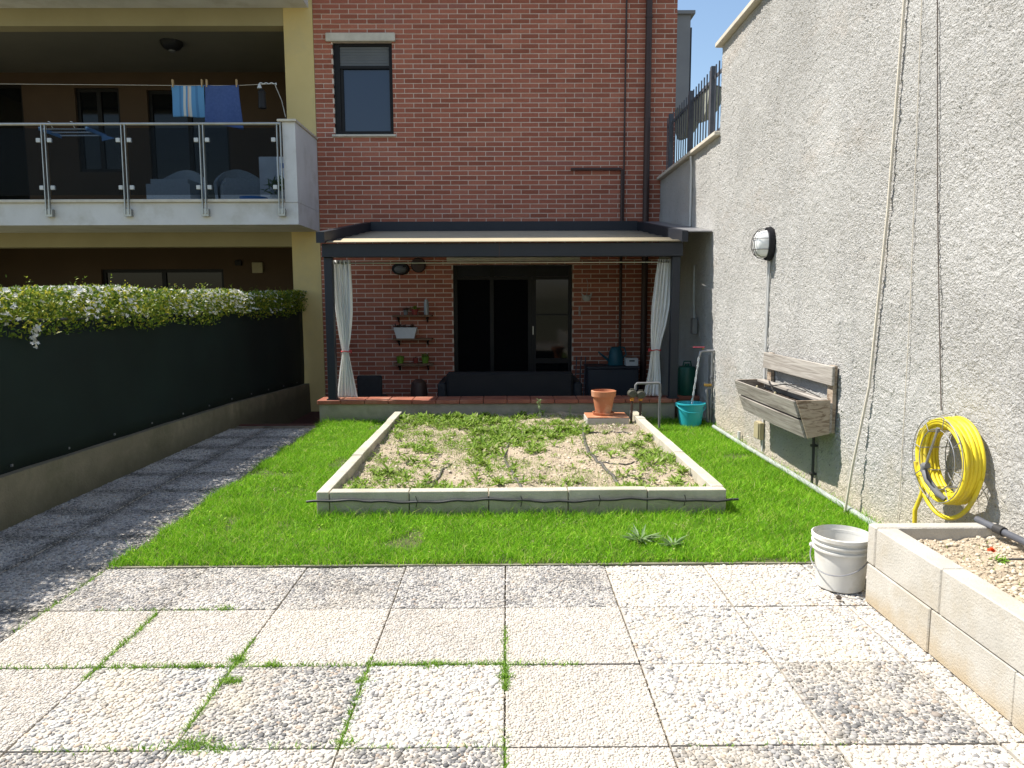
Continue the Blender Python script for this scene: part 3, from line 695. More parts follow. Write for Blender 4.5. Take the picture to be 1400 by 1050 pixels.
# ------------------------------------------------------------------ brick house
OPEN = [(-2.59, -1.70, 3.95, 5.29), (-.83, 1.03, FLOOR, 1.99)]
BL, BH, JT = .2585, .0593, .012
def build_house():
    h = thing('brick_house', 'red brick house wall rising behind the pergola', 'house', (0, HOUSE_Y, FLOOR))
    L = Vector((0, HOUSE_Y, FLOOR)); top = 9.9
    b = MB(); y0, y1 = HOUSE_Y + .005, HOUSE_Y + .34
    xs = [HX0, -2.59, -1.70, -.83, 1.03, HX1]
    b.box(xs[0], xs[1], y0, y1, FLOOR, top); b.box(xs[2], xs[3], y0, y1, FLOOR, top); b.box(xs[4], xs[5], y0, y1, FLOOR, top)
    b.box(xs[1], xs[2], y0, y1, FLOOR, 3.95); b.box(xs[1], xs[2], y0, y1, 5.29, top); b.box(xs[3], xs[4], y0, y1, 1.99, top)
    b.box(HX0, HX0 + .3, y1, 20, FLOOR, top); b.box(HX1 - .3, HX1, y1, 20, FLOOR, top); b.box(HX0, HX1, 19.7, 20, FLOOR, top)
    b.box(HX0 + .3, HX1 - .3, y1, 19.7, 2.5, 2.7)
    b.build('wall', 'mortar', h, fix=False)
    me = bpy.data.meshes.new('brick')
    mb = MB().box(0, BL, 0, .05, 0, BH); me.from_pydata(mb.v, [], mb.f); me.materials.append(M['brick_single'])
    many = MB(); rr = random.Random(9); singles = []
    i = 0; z = FLOOR + .01
    while z + BH < top:
        x = HX0 - (BL + JT) * (.5 if i % 2 else 0)
        while x < HX1:
            a, c = max(x, HX0 + .002), min(x + BL, HX1); segs = [(a, c)] if c - a > .02 else []
            for ox0, ox1, oz0, oz1 in OPEN:
                if z + BH > oz0 + .004 and z < oz1 - .004:
                    ns = []
                    for s, e in segs:
                        if e <= ox0 or s >= ox1: ns.append((s, e)); continue
                        if s < ox0 - .02: ns.append((s, ox0))
                        if e > ox1 + .02: ns.append((ox1, e))
                    segs = ns
            for s, e in segs:
                yo = HOUSE_Y - .001 + rr.uniform(-.0015, .0025)
                if e - s > BL - 1e-4 and 2.68 < z < 5.6 and len(singles) < 300 and not (-2.72 < s < -1.5 and z > 3.8): singles.append((s, yo, z))
                else: many.box(s, e, yo, yo + .05, z, z + BH)
            x += BL + JT
        z += BH + JT; i += 1
    many.build('brickwork', 'brick_many', h, fix=False, kind='stuff')
    for s in singles:
        o = bpy.data.objects.new('brick', me); col.objects.link(o); o.parent = h; o.location = Vector(s) - L
    r = MB().box(HX0 - .1, HX1 + .3, 10.42, 20.4, top, top + .22); r.prism([(10.42, top + .22), (20.4, top + .22), (15.6, top + 1.9)], 'X', HX0 - .1, HX1 + .3)
    r.build('roof', 'terracotta_tile', h)  # unseen roof, eave drawn out to set the shadow edge on the canopy
    # upper window
    w = MB().box(-2.588, -2.50, 11.55, 11.62, 3.953, 5.288); w.box(-1.755, -1.702, 11.55, 11.62, 3.953, 5.288)
    w.box(-2.50, -1.755, 11.55, 11.62, 5.25, 5.288); w.box(-2.50, -1.755, 11.55, 11.62, 3.953, 4.01); w.box(-2.50, -1.755, 11.548, 11.618, 4.925, 4.965)
    w.box(-2.497, -2.455, 11.565, 11.612, 4.013, 4.922)
    wf = w.build('window', 'black_frame', h)
    MB().box(-2.455, -1.757, 11.59, 11.60, 4.012, 4.923).build('pane', 'window_pane', wf)
    sh = MB()
    for k in range(7): sh.box(-2.498, -1.757, 11.572, 11.59, 4.968 + k * .04, 4.968 + k * .04 + .037)
    sh.build('roller_shutter', 'shutter_grey', wf)
    MB().box(-2.4, -1.8, 11.64, 11.66, 3.96, 5.28).build('backing', 'black_frame', wf)
    MB().box(-2.68, -1.645, HOUSE_Y - .05, HOUSE_Y + .045, 5.292, 5.412, .006).build('lintel', 'travertine', h)
    MB().box(-2.63, -1.665, HOUSE_Y - .04, HOUSE_Y + .12, 3.915, 3.948, .004).build('window_sill', 'travertine', h)
    # porch glass door
    d = MB(); Y0, Y1 = 11.585, 11.645
    for x0, x1 in ((-.828, -.77), (-.26, -.20), (.34, .40), (.405, .465), (.975, 1.028)): d.box(x0, x1, Y0, Y1, FLOOR + .003, 1.985)
    for x0, x1 in ((-.77, -.26), (-.20, .34), (.465, .975)):
        d.box(x0, x1, Y0 + .003, Y1 - .003, 1.76, 1.81); d.box(x0, x1, Y0 + .003, Y1 - .003, FLOOR + .003, -.18)
    d.box(.465, .975, Y0 + .003, Y1 - .003, .44, .52); d.box(.465, .975, Y0 + .006, Y1 - .006, 1.20, 1.225)
    df = d.build('porch_door', 'black_frame', h)
    MB().box(-.77, .465, 11.61, 11.618, -.18, 1.76).build('insect_screen', 'black_screen', df)
    MB().box(.465, .975, 11.611, 11.619, -.18, 1.76).build('pane', 'dark_pane', df)
    MB().box(-.77, .975, 11.60, 11.612, 1.812, 1.983).build('transom_panel', 'shutter_dark', df)
    MB().box(.412, .425, 11.56, 11.585, .9, 1.03).build('door_handle', 'steel', df)
    MB().box(-.92, 1.14, HOUSE_Y - .07, HOUSE_Y - .006, 2.035, 2.10, .006).build('blind_box', 'travertine', h)
    # pipes on the facade
    MB().tube([(1.82, 11.455, 9.7), (1.80, 11.455, 2.5)], .014).build('gas_pipe', 'pipe_brown', h, True)
    MB().tube([(.99, 11.45, 3.42), (1.755, 11.45, 3.42), (1.775, 11.45, 3.40), (1.775, 11.45, FLOOR)], .022).build('gas_pipe', 'pipe_brown', h, True)
    dp = MB().tube([(2.14, 11.42, 9.8), (2.14, 11.42, FLOOR)], .048, 12)
    dpo = dp.build('downpipe', 'pipe_brown', h, True)
    for z in (1.2, 3.1, 4.15, 5.6): MB().lathe([(.055, z), (.055, z + .03)], (2.14, 11.42, 0), 12).build('pipe_bracket', 'pipe_brown', dpo)
    # grey balcony on the far side of the house
    sb = MB().box(HX1 + .002, 3.36, 13.9, 17, 4.92, 6.55).build('side_balcony', 'grey_plaster', h)
    MB().box(HX1 + .002, 3.43, 13.84, 17.05, 6.552, 6.61).build('coping', 'grey_plaster', sb)
    MB().box(3.372, 3.40, 13.95, 16.5, 5.1, 6.35).build('rail_panel', 'anthracite', sb)
    MB().box(2.62, 2.76, 13.74, 13.896, 6.12, 6.32).build('flood_lamp', 'lamp_black', sb)
build_house()

# ------------------------------------------------------------------ rough-cast wall on the other side
def grid_face(b, x, y0, y1, z0, z1, step):
    ny, nz = max(2, int((y1 - y0) / step)), max(2, int((z1 - z0) / step)); base = len(b.v)
    for i in range(ny + 1):
        for j in range(nz + 1): b.v.append((x, y0 + (y1 - y0) * i / ny, z0 + (z1 - z0) * j / nz))
    for i in range(ny):
        for j in range(nz):
            k = base + i * (nz + 1) + j; b.f.append((k, k + 1, k + nz + 2, k + nz + 1))
def build_side_wall():
    w = thing('roughcast_wall', 'high grey rough-cast wall with stone coping beside the lawn', 'wall', (2.5, 4, 0))
    g = MB(); grid_face(g, RW, 1.2, 8.33, -.1, 4.19, .0115); g.build('render_coat', 'roughcast', w, True, fix=False)
    g = MB(); grid_face(g, RW, 8.33, 11.49, FLOOR, 3.25, .022); grid_face(g, RW, -2.2, 1.2, -.1, 4.19, .05)
    g.build('render_coat', 'roughcast', w, True, fix=False)
    b = MB().box(RW + .03, RW + .26, -2.2, 8.33, -.3, 4.185); b.box(RW + .03, RW + .26, 8.33, 11.49, -.4, 3.245)
    b.build('wall_body', 'white_plaster', w)
    for y0, y1 in [(-2.2, .3), (.3, 2.3), (2.3, 4.3), (4.3, 6.3), (6.3, 8.40)]: MB().box(RW - .065, RW + .31, y0 + .002, y1 - .002, 4.195, 4.245, .006).build('coping_stone', 'travertine', w)
    for y0, y1 in [(8.32, 9.9), (9.9, 11.47)]: MB().box(RW - .065, RW + .31, y0 + .012, y1 - .002, 3.255, 3.30, .006).build('coping_stone', 'travertine', w)
    f = thing('iron_railing', 'grey iron railing on the lower end of the rough-cast wall', 'railing', (RW + .1, 9.9, 3.3))
    X = RW + .08
    for k in range(24):
        y = 8.46 + k * .129
        if abs(y - 8.97) < .05 or abs(y - 10.0) < .05: continue
        MB().box(X - .007, X + .007, y - .007, y + .007, 3.33, 4.16).build('bar', 'iron_grey', f)
    for y in (8.97, 10.0, 11.2): MB().box(X - .03, X + .03, y - .03, y + .03, 3.30, 4.17).build('post', 'iron_grey', f)
    for z in (3.37, 4.02): MB().box(X + .008, X + .02, 8.43, 11.46, z, z + .04).build('rail', 'iron_grey', f)
    for i, yc in enumerate((9.62, 10.66)):
        k = thing('hanging_basket', ('half-round grey basket hung on the iron railing, nearer the high wall', 'half-round grey basket hung on the iron railing, nearer the brick house')[i], 'basket', (X + .15, yc, 3.75), 'baskets on the iron railing')
        b = MB(); n, mm = 14, 7; base = 0
        for j in range(mm + 1):
            e = j / mm * math.pi / 2
            for q in range(n + 1):
                a = math.pi * q / n; b.v.append((X + .028 + .26 * math.cos(e) * math.sin(a), yc + .40 * math.cos(e) * math.cos(a), 4.03 - .34 * math.sin(e)))
        b.f = [(j * (n + 1) + q, j * (n + 1) + q + 1, (j + 1) * (n + 1) + q + 1, (j + 1) * (n + 1) + q) for j in range(mm) for q in range(n)]
        b.f.append(tuple(j * (n + 1) for j in range(mm + 1)) + tuple(j * (n + 1) + n for j in range(mm - 1, -1, -1)))
        b.build('liner', 'basket_grey', k)
        MB().tube([(X + .03 + .262 * math.sin(math.pi * q / 16), yc + .403 * math.cos(math.pi * q / 16), 4.03) for q in range(17)], .006, 6).build('rim_wire', 'iron_grey', k, True)
        MB().box(X + .03, X + .2, yc - .3, yc + .3, 3.99, 4.01).build('soil', 'soil_dark', k)
build_side_wall()

# ------------------------------------------------------------------ neighbouring flats with balcony
def build_flats():
    a = thing('apartment_building', 'yellow apartment building with deep loggias and a white balcony', 'building', (-6, 11.5, FLOOR))
    PX0, PX1, Y0, YB = -3.31, -2.875, HOUSE_Y, 14.0; XL = -10.2
    MB().box(PX0, PX1, Y0, 14.3, -.5, 9.9).build('pillar', 'yellow_plaster', a)
    MB().box(XL - .4, XL, Y0, 14.3, -.5, 9.9).build('side_wall', 'yellow_plaster', a)
    # back wall with openings
    b = MB(); op = {0: [(-9.6, -8.9, FLOOR, 5.45)], 1: []}
    def wall_with(x0, x1, z0, z1, holes):
        xs = sorted({x0, x1, *[h[0] for h in holes], *[h[1] for h in holes]})
        for s, e in zip(xs[:-1], xs[1:]):
            hs = [h for h in holes if h[0] <= s + 1e-6 and h[1] >= e - 1e-6]
            if not hs: b.box(s, e, YB, YB + .25, z0, z1); continue
            h = hs[0]
            if h[2] > z0: b.box(s, e, YB, YB + .25, z0, h[2])
            if h[3] < z1: b.box(s, e, YB, YB + .25, h[3], z1)
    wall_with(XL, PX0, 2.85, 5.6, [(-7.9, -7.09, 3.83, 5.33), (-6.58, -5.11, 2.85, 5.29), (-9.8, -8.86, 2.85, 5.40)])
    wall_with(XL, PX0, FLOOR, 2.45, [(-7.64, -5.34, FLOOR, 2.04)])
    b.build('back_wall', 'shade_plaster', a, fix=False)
    def opening(x0, x1, z0, z1, n, nm):
        f = MB(); t = .06
        f.box(x0 + .002, x0 + t, YB + .06, YB + .13, z0 + .002, z1 - .002); f.box(x1 - t, x1 - .002, YB + .06, YB + .13, z0 + .002, z1 - .002)
        f.box(x0 + t, x1 - t, YB + .06, YB + .13, z1 - t, z1 - .002); f.box(x0 + t, x1 - t, YB + .06, YB + .13, z0 + .002, z0 + t)
        for k in range(1, n):
            x = x0 + (x1 - x0) * k / n; f.box(x - .04, x + .04, YB + .062, YB + .128, z0 + t, z1 - t)
        o = f.build(nm, 'black_frame', a)
        for k in range(n): MB().box(x0 + (x1 - x0) * k / n + .05, x0 + (x1 - x0) * (k + 1) / n - .05, YB + .09, YB + .1, z0 + t, z1 - t).build('pane', 'dark_pane', o)
        MB().box(x0, x1, YB + .15, YB + .2, z0, z1).build('backing', 'black_frame', o)
    opening(-7.9, -7.09, 3.83, 5.33, 2, 'window'); opening(-6.58, -5.11, 2.86, 5.29, 2, 'balcony_door'); opening(-9.8, -8.86, 2.86, 5.40, 1, 'balcony_door'); opening(-7.64, -5.34, FLOOR + .01, 2.04, 2, 'garden_door')
    # floors, ceilings and edge beams
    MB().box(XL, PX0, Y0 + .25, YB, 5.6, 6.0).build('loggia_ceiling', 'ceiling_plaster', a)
    MB().box(XL, PX0 - .002, Y0 + .01, Y0 + .25, 5.53, 6.0).build('edge_beam', 'shaded_beam_plaster', a)
    MB().box(XL, -2.93, 10.35, Y0, 5.78, 6.06).build('upper_balcony', 'white_plaster', a)
    MB().box(XL - .4, PX1 - .11, 10.42, 14.3, 9.4 + .5, 9.65 + .5).build('roof', 'terracotta_tile', a)  # unseen eave, extended so this building shades the pergola canopy too
    u = MB().box(XL, PX0, Y0 + .3, Y0 + .5, 6.06, 9.9); u.build('upper_wall', 'yellow_plaster', a)
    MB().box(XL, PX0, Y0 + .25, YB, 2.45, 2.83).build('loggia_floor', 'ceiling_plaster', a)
    MB().box(XL, PX0 - .002, Y0 + .01, Y0 + .25, 2.28, 2.80).build('edge_beam', 'shaded_beam_plaster', a)
    MB().box(XL, -2.876, 10.36, Y0 - .002, 2.5, 2.80).build('balcony_slab', 'white_plaster', a)
    MB().box(XL, -3.06, 10.32, Y0 + .2, 2.803, 2.845, .006).build('balcony_edge_stone', 'travertine', a)
    MB().box(-3.05, -2.874, 10.35, Y0 - .001, 2.803, 3.87).build('balcony_parapet', 'white_plaster', a)
    MB().box(-3.11, -2.85, 10.31, Y0 - .001, 3.873, 3.905, .005).build('parapet_cap', 'travertine', a)
    # steel and glass balustrade
    r = MB().tube([(XL, 10.33, 3.845), (-3.06, 10.33, 3.845)], .021, 10).build('railing', 'steel', a, True)
    px = [-3.09, -4.14, -5.20, -6.28, -7.36, -8.44, -9.52]
    for x in px:
        s = MB()
        for dx in (-.024, .024): s.bar((x + dx, 10.295, 2.64), (x + dx, 10.325, 3.83), .012, .04)
        s.box(x - .05, x + .05, 10.29, 10.352, 2.61, 2.71); s.build('post', 'steel', r)
        c = MB()
        for z in (3.0, 3.63):
            for dx in ((-.075, .075) if x < -3.2 else (-.075,)): c.box(x + dx - .028, x + dx + .028, 10.30, 10.345, z - .028, z + .028, .004)
        c.build('glass_clamp', 'clip_white', r)
    for x0, x1 in zip(px[1:], px[:-1]): MB().box(x0 + .05, x1 - .05, 10.316, 10.328, 2.90, 3.79).build('pane', 'balcony_glass', r)
    MB().box(-4.78, -4.58, YB - .06, YB - .002, 1.96, 2.16, .008).build('meter_box', 'box_beige', a)
    MB().box(-5.1, -4.98, YB - .05, YB - .002, 2.1, 2.2, .006).build('vent', 'black_frame', a)
build_flats()

# ------------------------------------------------------------------ pergola and curtains
def build_pergola():
    p = thing('pergola', 'dark grey metal pergola with beige fabric canopy against the brick house', 'pergola', (0, 8.7, .27))
    Z = lambda y: 2.115 + (y - 8.55) * (2.49 - 2.115) / (11.4 - 8.55)      # underside of the sloping roof frame
    for x in (-2.085, 1.995): 
        o = MB().box(x - .048, x + .048, 8.665, 8.765, .273, 1.953, .004).build('post', 'anthracite', p)
        MB().box(x - .062, x + .062, 8.65, 8.78, .2725, .285).build('base_plate', 'anthracite', o)
    MB().box(-2.14, 2.06, 8.62, 8.77, 1.955, 2.11, .004).build('front_beam', 'anthracite', p)
    MB().box(-.085, -.075, 8.612, 8.619, 1.956, 2.109).build('beam_joint', 'pipe_brown', p)
    for x0, x1 in ((-2.17, -2.075), (2.015, 2.085)):
        b = MB().hexa([(x0, 8.5, Z(8.5)), (x1, 8.5, Z(8.5)), (x1, 11.49, Z(11.49)), (x0, 11.49, Z(11.49))],
                      [(x0, 8.5, Z(8.5) + .125), (x1, 8.5, Z(8.5) + .125), (x1, 11.49, Z(11.49) + .14), (x0, 11.49, Z(11.49) + .14)])
        b.build('rafter', 'anthracite', p)
    MB().box(-2.073, 2.013, 11.40, 11.485, 2.495, 2.64).build('back_beam', 'anthracite', p)
    b = MB(); n = 30                                                           # fabric in gentle waves between cross bars
    V = []
    for i in range(n + 1):
        y = 8.56 + (11.39 - 8.56) * i / n
        sag = .008 * math.sin(i / n * math.pi * 12) - .004
        for j in range(5):
            x = -2.07 + (2.01 + 2.07) * j / 4; V.append((x, y, Z(y) + .012 + sag))
    b.add(V, [(i * 5 + j, i * 5 + j + 1, (i + 1) * 5 + j + 1, (i + 1) * 5 + j) for i in range(n) for j in range(4)])
    c = b.build('canopy', 'fabric_canopy', p, True); m = c.modifiers.new('thick', 'SOLIDIFY'); m.thickness = .006
    for k in range(5):
        y = 9.1 + k * .5; MB().box(-2.07, 2.01, y - .015, y + .015, Z(y) - .03, Z(y) - .004).build('cross_bar', 'anthracite', p)
    # folded metal flashing closing the gap to the rough-cast wall
    MB().hexa([(2.087, 8.5, Z(8.5) + .112), (RW - .012, 8.5, Z(8.5) + .112), (RW - .012, 11.46, Z(11.46) + .127), (2.087, 11.46, Z(11.46) + .127)],
              [(2.087, 8.5, Z(8.5) + .124), (RW - .012, 8.5, Z(8.5) + .124), (RW - .012, 11.46, Z(11.46) + .139), (2.087, 11.46, Z(11.46) + .139)]).build('flashing', 'galvanised', p)
    MB().tube([(-2.03, 8.80, 1.893), (1.94, 8.80, 1.893)], .008).build('curtain_rod', 'steel', p, True)
build_pergola()

def build_curtain(label, prof, seed, ztie, tie):
    """prof: (z, x centre, width) from top to hem"""
    t = thing('porch_curtain', label, 'curtain', (prof[-1][1], 8.80, .28), 'curtains of the pergola')
    zs = np.linspace(prof[0][0], prof[-1][0], 70); P = sorted(prof)
    pz = [q[0] for q in P]; cx = np.interp(zs, pz, [q[1] for q in P]); wd = np.interp(zs, pz, [q[2] for q in P])
    k = np.ones(5) / 5
    for arr in (cx, wd): arr[2:-2] = np.convolve(arr, k, 'valid')
    nu = 80; V = []; r = random.Random(seed); ph = [r.uniform(0, 6) for _ in range(4)]
    for i, z in enumerate(zs):
        d = abs(z - ztie)
        for j in range(nu + 1):
            u = j / nu; w = wd[i]; amp = .008 + .020 * min(1, d * 1.6) * (.6 + .4 * (w / .26))
            fold = math.sin(2 * math.pi * (5 * u) + ph[0] + .5 * math.sin(z * 2 + ph[1])) * .75 + .25 * math.sin(2 * math.pi * 11 * u + ph[2] + z)
            V.append((cx[i] + (u - .5) * w + .004 * math.sin(40 * u + z * 5), 8.80 + amp * fold + .02 * math.sin(math.pi * u), z))
    b = MB().add(V, [(i * (nu + 1) + j, i * (nu + 1) + j + 1, (i + 1) * (nu + 1) + j + 1, (i + 1) * (nu + 1) + j) for i in range(len(zs) - 1) for j in range(nu)])
    o = b.build('drape', 'curtain_white', t, True); m = o.modifiers.new('thick', 'SOLIDIFY'); m.thickness = .003
    w = float(np.interp(ztie, pz, [q[2] for q in P])) / 2 + .012; x = float(np.interp(ztie, pz, [q[1] for q in P]))
    b = MB().tube([(x + w * math.cos(a), 8.8 + .04 * math.sin(a), ztie + .006 * math.sin(3 * a)) for a in np.linspace(0, 2 * math.pi, 17)[:-1]], .007, 6, True)
    b.tube([(x + tie * w, 8.78, ztie), (x + tie * (w + .03), 8.77, ztie + .015), (x + tie * (w + .035), 8.77, ztie - .012), (x + tie * w, 8.775, ztie)], .008, 6)
    b.build('tie_back', 'tie_red', t, True)
    top = prof[0]
    for j in range(6):
        xx = top[1] + (j / 5 - .5) * top[2] * .9
        MB().tube([(xx, 8.80 + .014 * math.cos(a), 1.897 + .016 * math.sin(a)) for a in np.linspace(0, 2 * math.pi, 9)[:-1]], .003, 5, True).build('ring', 'lamp_black', t, True)
build_curtain('white tied curtain hanging by the pergola post nearer the hedge',
              [(1.93, -1.97, .24), (1.6, -1.955, .235), (1.3, -1.945, .20), (1.0, -1.942, .125), (.87, -1.942, .075), (.84, -1.94, .07), (.80, -1.94, .085), (.6, -1.94, .16), (.285, -1.935, .26)], 1, .845, 1)
build_curtain('white tied curtain hanging by the pergola post nearer the rough-cast wall',
              [(1.93, 1.885, .15), (1.7, 1.87, .19), (1.4, 1.85, .215), (1.15, 1.83, .18), (.95, 1.805, .12), (.85, 1.80, .095), (.80, 1.795, .10), (.55, 1.79, .15), (.285, 1.765, .225)], 2, .845, -1)

# ------------------------------------------------------------------ kerbed bed in the middle of the lawn
BX0, BX1, BY0, BY1, BZ = -1.295, 1.495, 4.85, 8.36, .178
def build_bed():
    k = thing('garden_bed', 'rectangular bed edged with pale concrete kerb blocks in the lawn', 'garden bed', (.1, 6.5, 0))
    T = .086; r = random.Random(4)
    def blk(x0, x1, y0, y1):
        dz = r.uniform(-.004, .003); MB().box(x0, x1, y0, y1, -.06, BZ + dz, .004).build('kerb_block', 'kerb_block', k)
    w = (BX1 - (BX0 + T)) / 5
    for i in range(5): blk(BX0 + T + i * w + .003, BX0 + T + (i + 1) * w - .003, BY0 + r.uniform(-.004, .004), BY0 + T)
    n = 6; d = (BY1 - BY0) / n
    for i in range(n): blk(BX0 + r.uniform(-.004, .004), BX0 + T - .003, BY0 + i * d + (.003 if i else -.004), BY0 + (i + 1) * d - .003)
    d = (BY1 - BY0 - T - .006) / n
    for i in range(n): blk(BX1 - T + .003, BX1 + r.uniform(-.004, .004), BY0 + T + .006 + i * d, BY0 + T + .006 + (i + 1) * d - .006)
    # soil surface
    nx, ny = 130, 170; xs = np.linspace(BX0 + T - .01, BX1 - T + .01, nx); ys = np.linspace(BY0 + T - .01, BY1 + .28, ny)
    X, Y = np.meshgrid(xs, ys); Z = soil_z(X, Y)
    V = np.c_[X.ravel(), Y.ravel(), Z.ravel()]; I = np.arange(nx * ny).reshape(ny, nx)
    F = np.concatenate([np.c_[I[:-1, :-1].ravel(), I[:-1, 1:].ravel(), I[1:, 1:].ravel()], np.c_[I[:-1, :-1].ravel(), I[1:, 1:].ravel(), I[1:, :-1].ravel()]])
    struct(tri_mesh('bed_soil', V, F, 'soil', smooth=True))
def soil_z(X, Y):
    return .105 + .05 * (vnoise(X, Y, 2.1, 31) - .5) + .03 * (vnoise(X, Y, 6, 32) - .5) + .018 * (vnoise(X, Y, 17, 33) - .5) + .012 * (vnoise(X, Y, 40, 34) - .5)
build_bed()
def build_bed_cover():
    n = 14000
    x = rng.uniform(BX0 + .09, BX1 - .09, n); y = rng.uniform(BY0 + .09, BY1 + .2, n); r = .002 + .012 * rng.random(n) ** 4.5
    V, F = lumps(np.c_[x, y, soil_z(x, y) + r * .2], r, .7, .5)
    tri_mesh('soil_clods', V, F, 'clods', kind='stuff', label='dry tan soil clods covering the kerbed bed', cat='soil')
    n = 11000                                                             # leafy weeds as rosettes
    x = rng.uniform(BX0 + .10, BX1 - .10, n); y = rng.uniform(BY0 + .10, BY1 + .1, n)
    dens = vnoise(x, y, 1.5, 41) * .5 + vnoise(x, y, 4.2, 42) * .5 + .10 * np.clip((.3 - x) / 1.4, -1, 1) + .16 * np.clip((y - 6.9) / 1.4, -1, 1) * (x < .85) - .25 * ((x > .85) & (y > 7.3)) - .10 * ((x > .35) & (y < 7.2)) - .06 * ((x > -.6) & (x < .0) & (y < 6))
    s = rng.random(n) < np.clip((dens - .37) * 2.0, .04, .8); x, y, dens = x[s], y[s], dens[s]; n = len(x)
    per = rng.integers(6, 13, n); idx = np.repeat(np.arange(n), per); m = len(idx)
    size = ((.012 + .05 * rng.random(n) ** 1.8) * (.7 + dens))[idx]
    a = rng.uniform(0, 2 * np.pi, m); el = rng.uniform(.05, 1.1, m)
    d = np.c_[np.cos(a) * np.cos(el), np.sin(a) * np.cos(el), np.sin(el)]
    c = np.c_[x[idx], y[idx], soil_z(x[idx], y[idx])] + np.c_[rng.normal(0, .008, m), rng.normal(0, .008, m), rng.uniform(0, .35, m) * size]
    V, F = leaves(c, d, np.c_[d[:, 0] * -.4, d[:, 1] * -.4, np.ones(m)], size * rng.uniform(.7, 1.3, m), size * rng.uniform(.22, .42, m))
    g = 30000                                                            # thin grass among them
    gx = rng.uniform(BX0 + .10, BX1 - .10, g); gy = rng.uniform(BY0 + .10, BY1 + .12, g)
    gd = vnoise(gx, gy, 1.8, 51) * .55 + vnoise(gx, gy, 5, 52) * .45 + .12 * np.clip((gy - 6.6) / 1.5, -1, 1) - .2 * ((gx > .9) & (gy > 7.4))
    s = rng.random(g) < np.clip((gd - .36) * 2.2, .05, 1); gx, gy = gx[s], gy[s]; g = len(gx); h = rng.uniform(.015, .055, g)
    V2, F2 = blades(gx, gy, soil_z(gx, gy) - .004, h, rng.uniform(.002, .0045, g), h * rng.uniform(.3, 1.3, g))
    V, F = cat_mesh((V, F), (V2, F2))
    tri_mesh('bed_weeds', V, F, 'weed', kind='stuff', label='patchy green weeds sprouting over the bed soil', cat='weeds')
    g = 5500                                                             # dry stalks lying about
    gx = rng.uniform(BX0 + .10, BX1 - .10, g); gy = rng.uniform(BY0 + .10, BY1 + .12, g); h = rng.uniform(.003, .014, g)
    V, F = blades(gx, gy, soil_z(gx, gy), h, rng.uniform(.0015, .003, g), rng.uniform(.02, .07, g))
    tri_mesh('dry_stalks', V, F, 'straw', kind='stuff', label='dry straw bits lying on the bed soil', cat='straw')
build_bed_cover()
def soil_path(pts, lift=.008, n=24):
    P = [Vector(p) for p in pts]; out = []
    for i in range(len(P) - 1):
        p0, p1, p2, p3 = P[max(i - 1, 0)], P[i], P[i + 1], P[min(i + 2, len(P) - 1)]
        for k in range(n):
            t = k / n; q = .5 * ((2 * p1) + (p2 - p0) * t + (2 * p0 - 5 * p1 + 4 * p2 - p3) * t * t + (3 * p1 - p0 - 3 * p2 + p3) * t ** 3); out.append(q)
    out.append(P[-1])
    return [(q.x, q.y, float(soil_z(np.array([q.x]), np.array([q.y]))[0]) + lift + (q.z if len(q) > 2 else 0)) for q in out]
def hose_on_soil(pts, label, r=.009, mat='drip_dusty'):
    MB().tube(soil_path([(*p, 0) if len(p) == 2 else p for p in pts], r * .8), r, 7).build('drip_hose', mat, smooth=True, label=label, cat='drip hose', group='drip hoses in the bed')
hose_on_soil([(-.46, 5.95), (-.50, 5.72), (-.545, 5.4), (-.575, 5.06), (-.58, 4.95)], 'short black drip hose poking out of the weeds at the front kerb')
hose_on_soil([(.10, 7.9), (.07, 7.3), (.0, 6.6), (-.02, 6.1), (.02, 5.7), (.07, 5.3), (.115, 4.97)], 'wavy drip hose running the length of the bed through its middle', .010)
hose_on_soil([(.84, 8.0), (.80, 7.6), (.74, 6.9), (.72, 6.4), (.74, 6.05), (.80, 5.6), (.83, 5.2), (.82, 4.97)], 'thick dusty drip hose snaking from the tiled step to the front kerb', .013)
hose_on_soil([(.80, 7.32), (.95, 7.25), (1.1, 7.3), (1.25, 7.2)], 'thin black drip hose crossing the bed just in front of the tiled step', .007, 'drip_black')
hose_on_soil([(.78, 5.95), (.95, 5.85), (1.08, 5.95), (1.12, 6.15)], 'thin curved drip hose looping beside the thick dusty one', .006, 'drip_black')
def front_hose():
    pts = []
    for i in range(61):
        x = -1.36 + 2.93 * i / 60; pts.append((x, BY0 - .016 - .006 * math.sin(i * .9) ** 2, .112 + .008 * math.sin(i * .31) + .004 * math.sin(i * 1.3)))
    h = thing('irrigation_pipe', 'black irrigation pipe pinned along the front face of the bed kerb', 'pipe', (.1, BY0, .1))
    MB().tube(pts, .0085, 7).build('pipe', 'drip_black', h, True)
    for x in (-.62, .09, .62, 1.2): MB().tube([(x, BY0 - .03, .15), (x + .01, BY0 - .022, .115), (x, BY0 - .02, .07)], .003, 5).build('peg', 'drip_black', h, True)
front_hose()
def weed_plant(name, label, c, nleaf, L, w, up, mat, stem=0):
    t = thing(name, label, 'weed', c); r = np.random.default_rng(int(abs(c[0] * 1000)) + nleaf)
    a = r.uniform(0, 2 * np.pi, nleaf); el = r.uniform(*up, nleaf); d = np.c_[np.cos(a) * np.cos(el), np.sin(a) * np.cos(el), np.sin(el)]
    hz = r.uniform(0, stem, nleaf) if stem else np.zeros(nleaf)
    V, F = leaves(np.c_[np.full(nleaf, c[0]), np.full(nleaf, c[1]), c[2] + hz] + r.normal(0, .006, (nleaf, 3)), d, np.c_[-d[:, :2] * .3, np.ones(nleaf)], r.uniform(.6, 1.2, nleaf) * L, r.uniform(.7, 1.2, nleaf) * w)
    tri_mesh('leaves', V, F, mat, t, 'stuff')
    if stem: MB().tube([(c[0], c[1], c[2]), (c[0] + .01, c[1], c[2] + stem)], .004, 5).build('stem', mat, t, True)
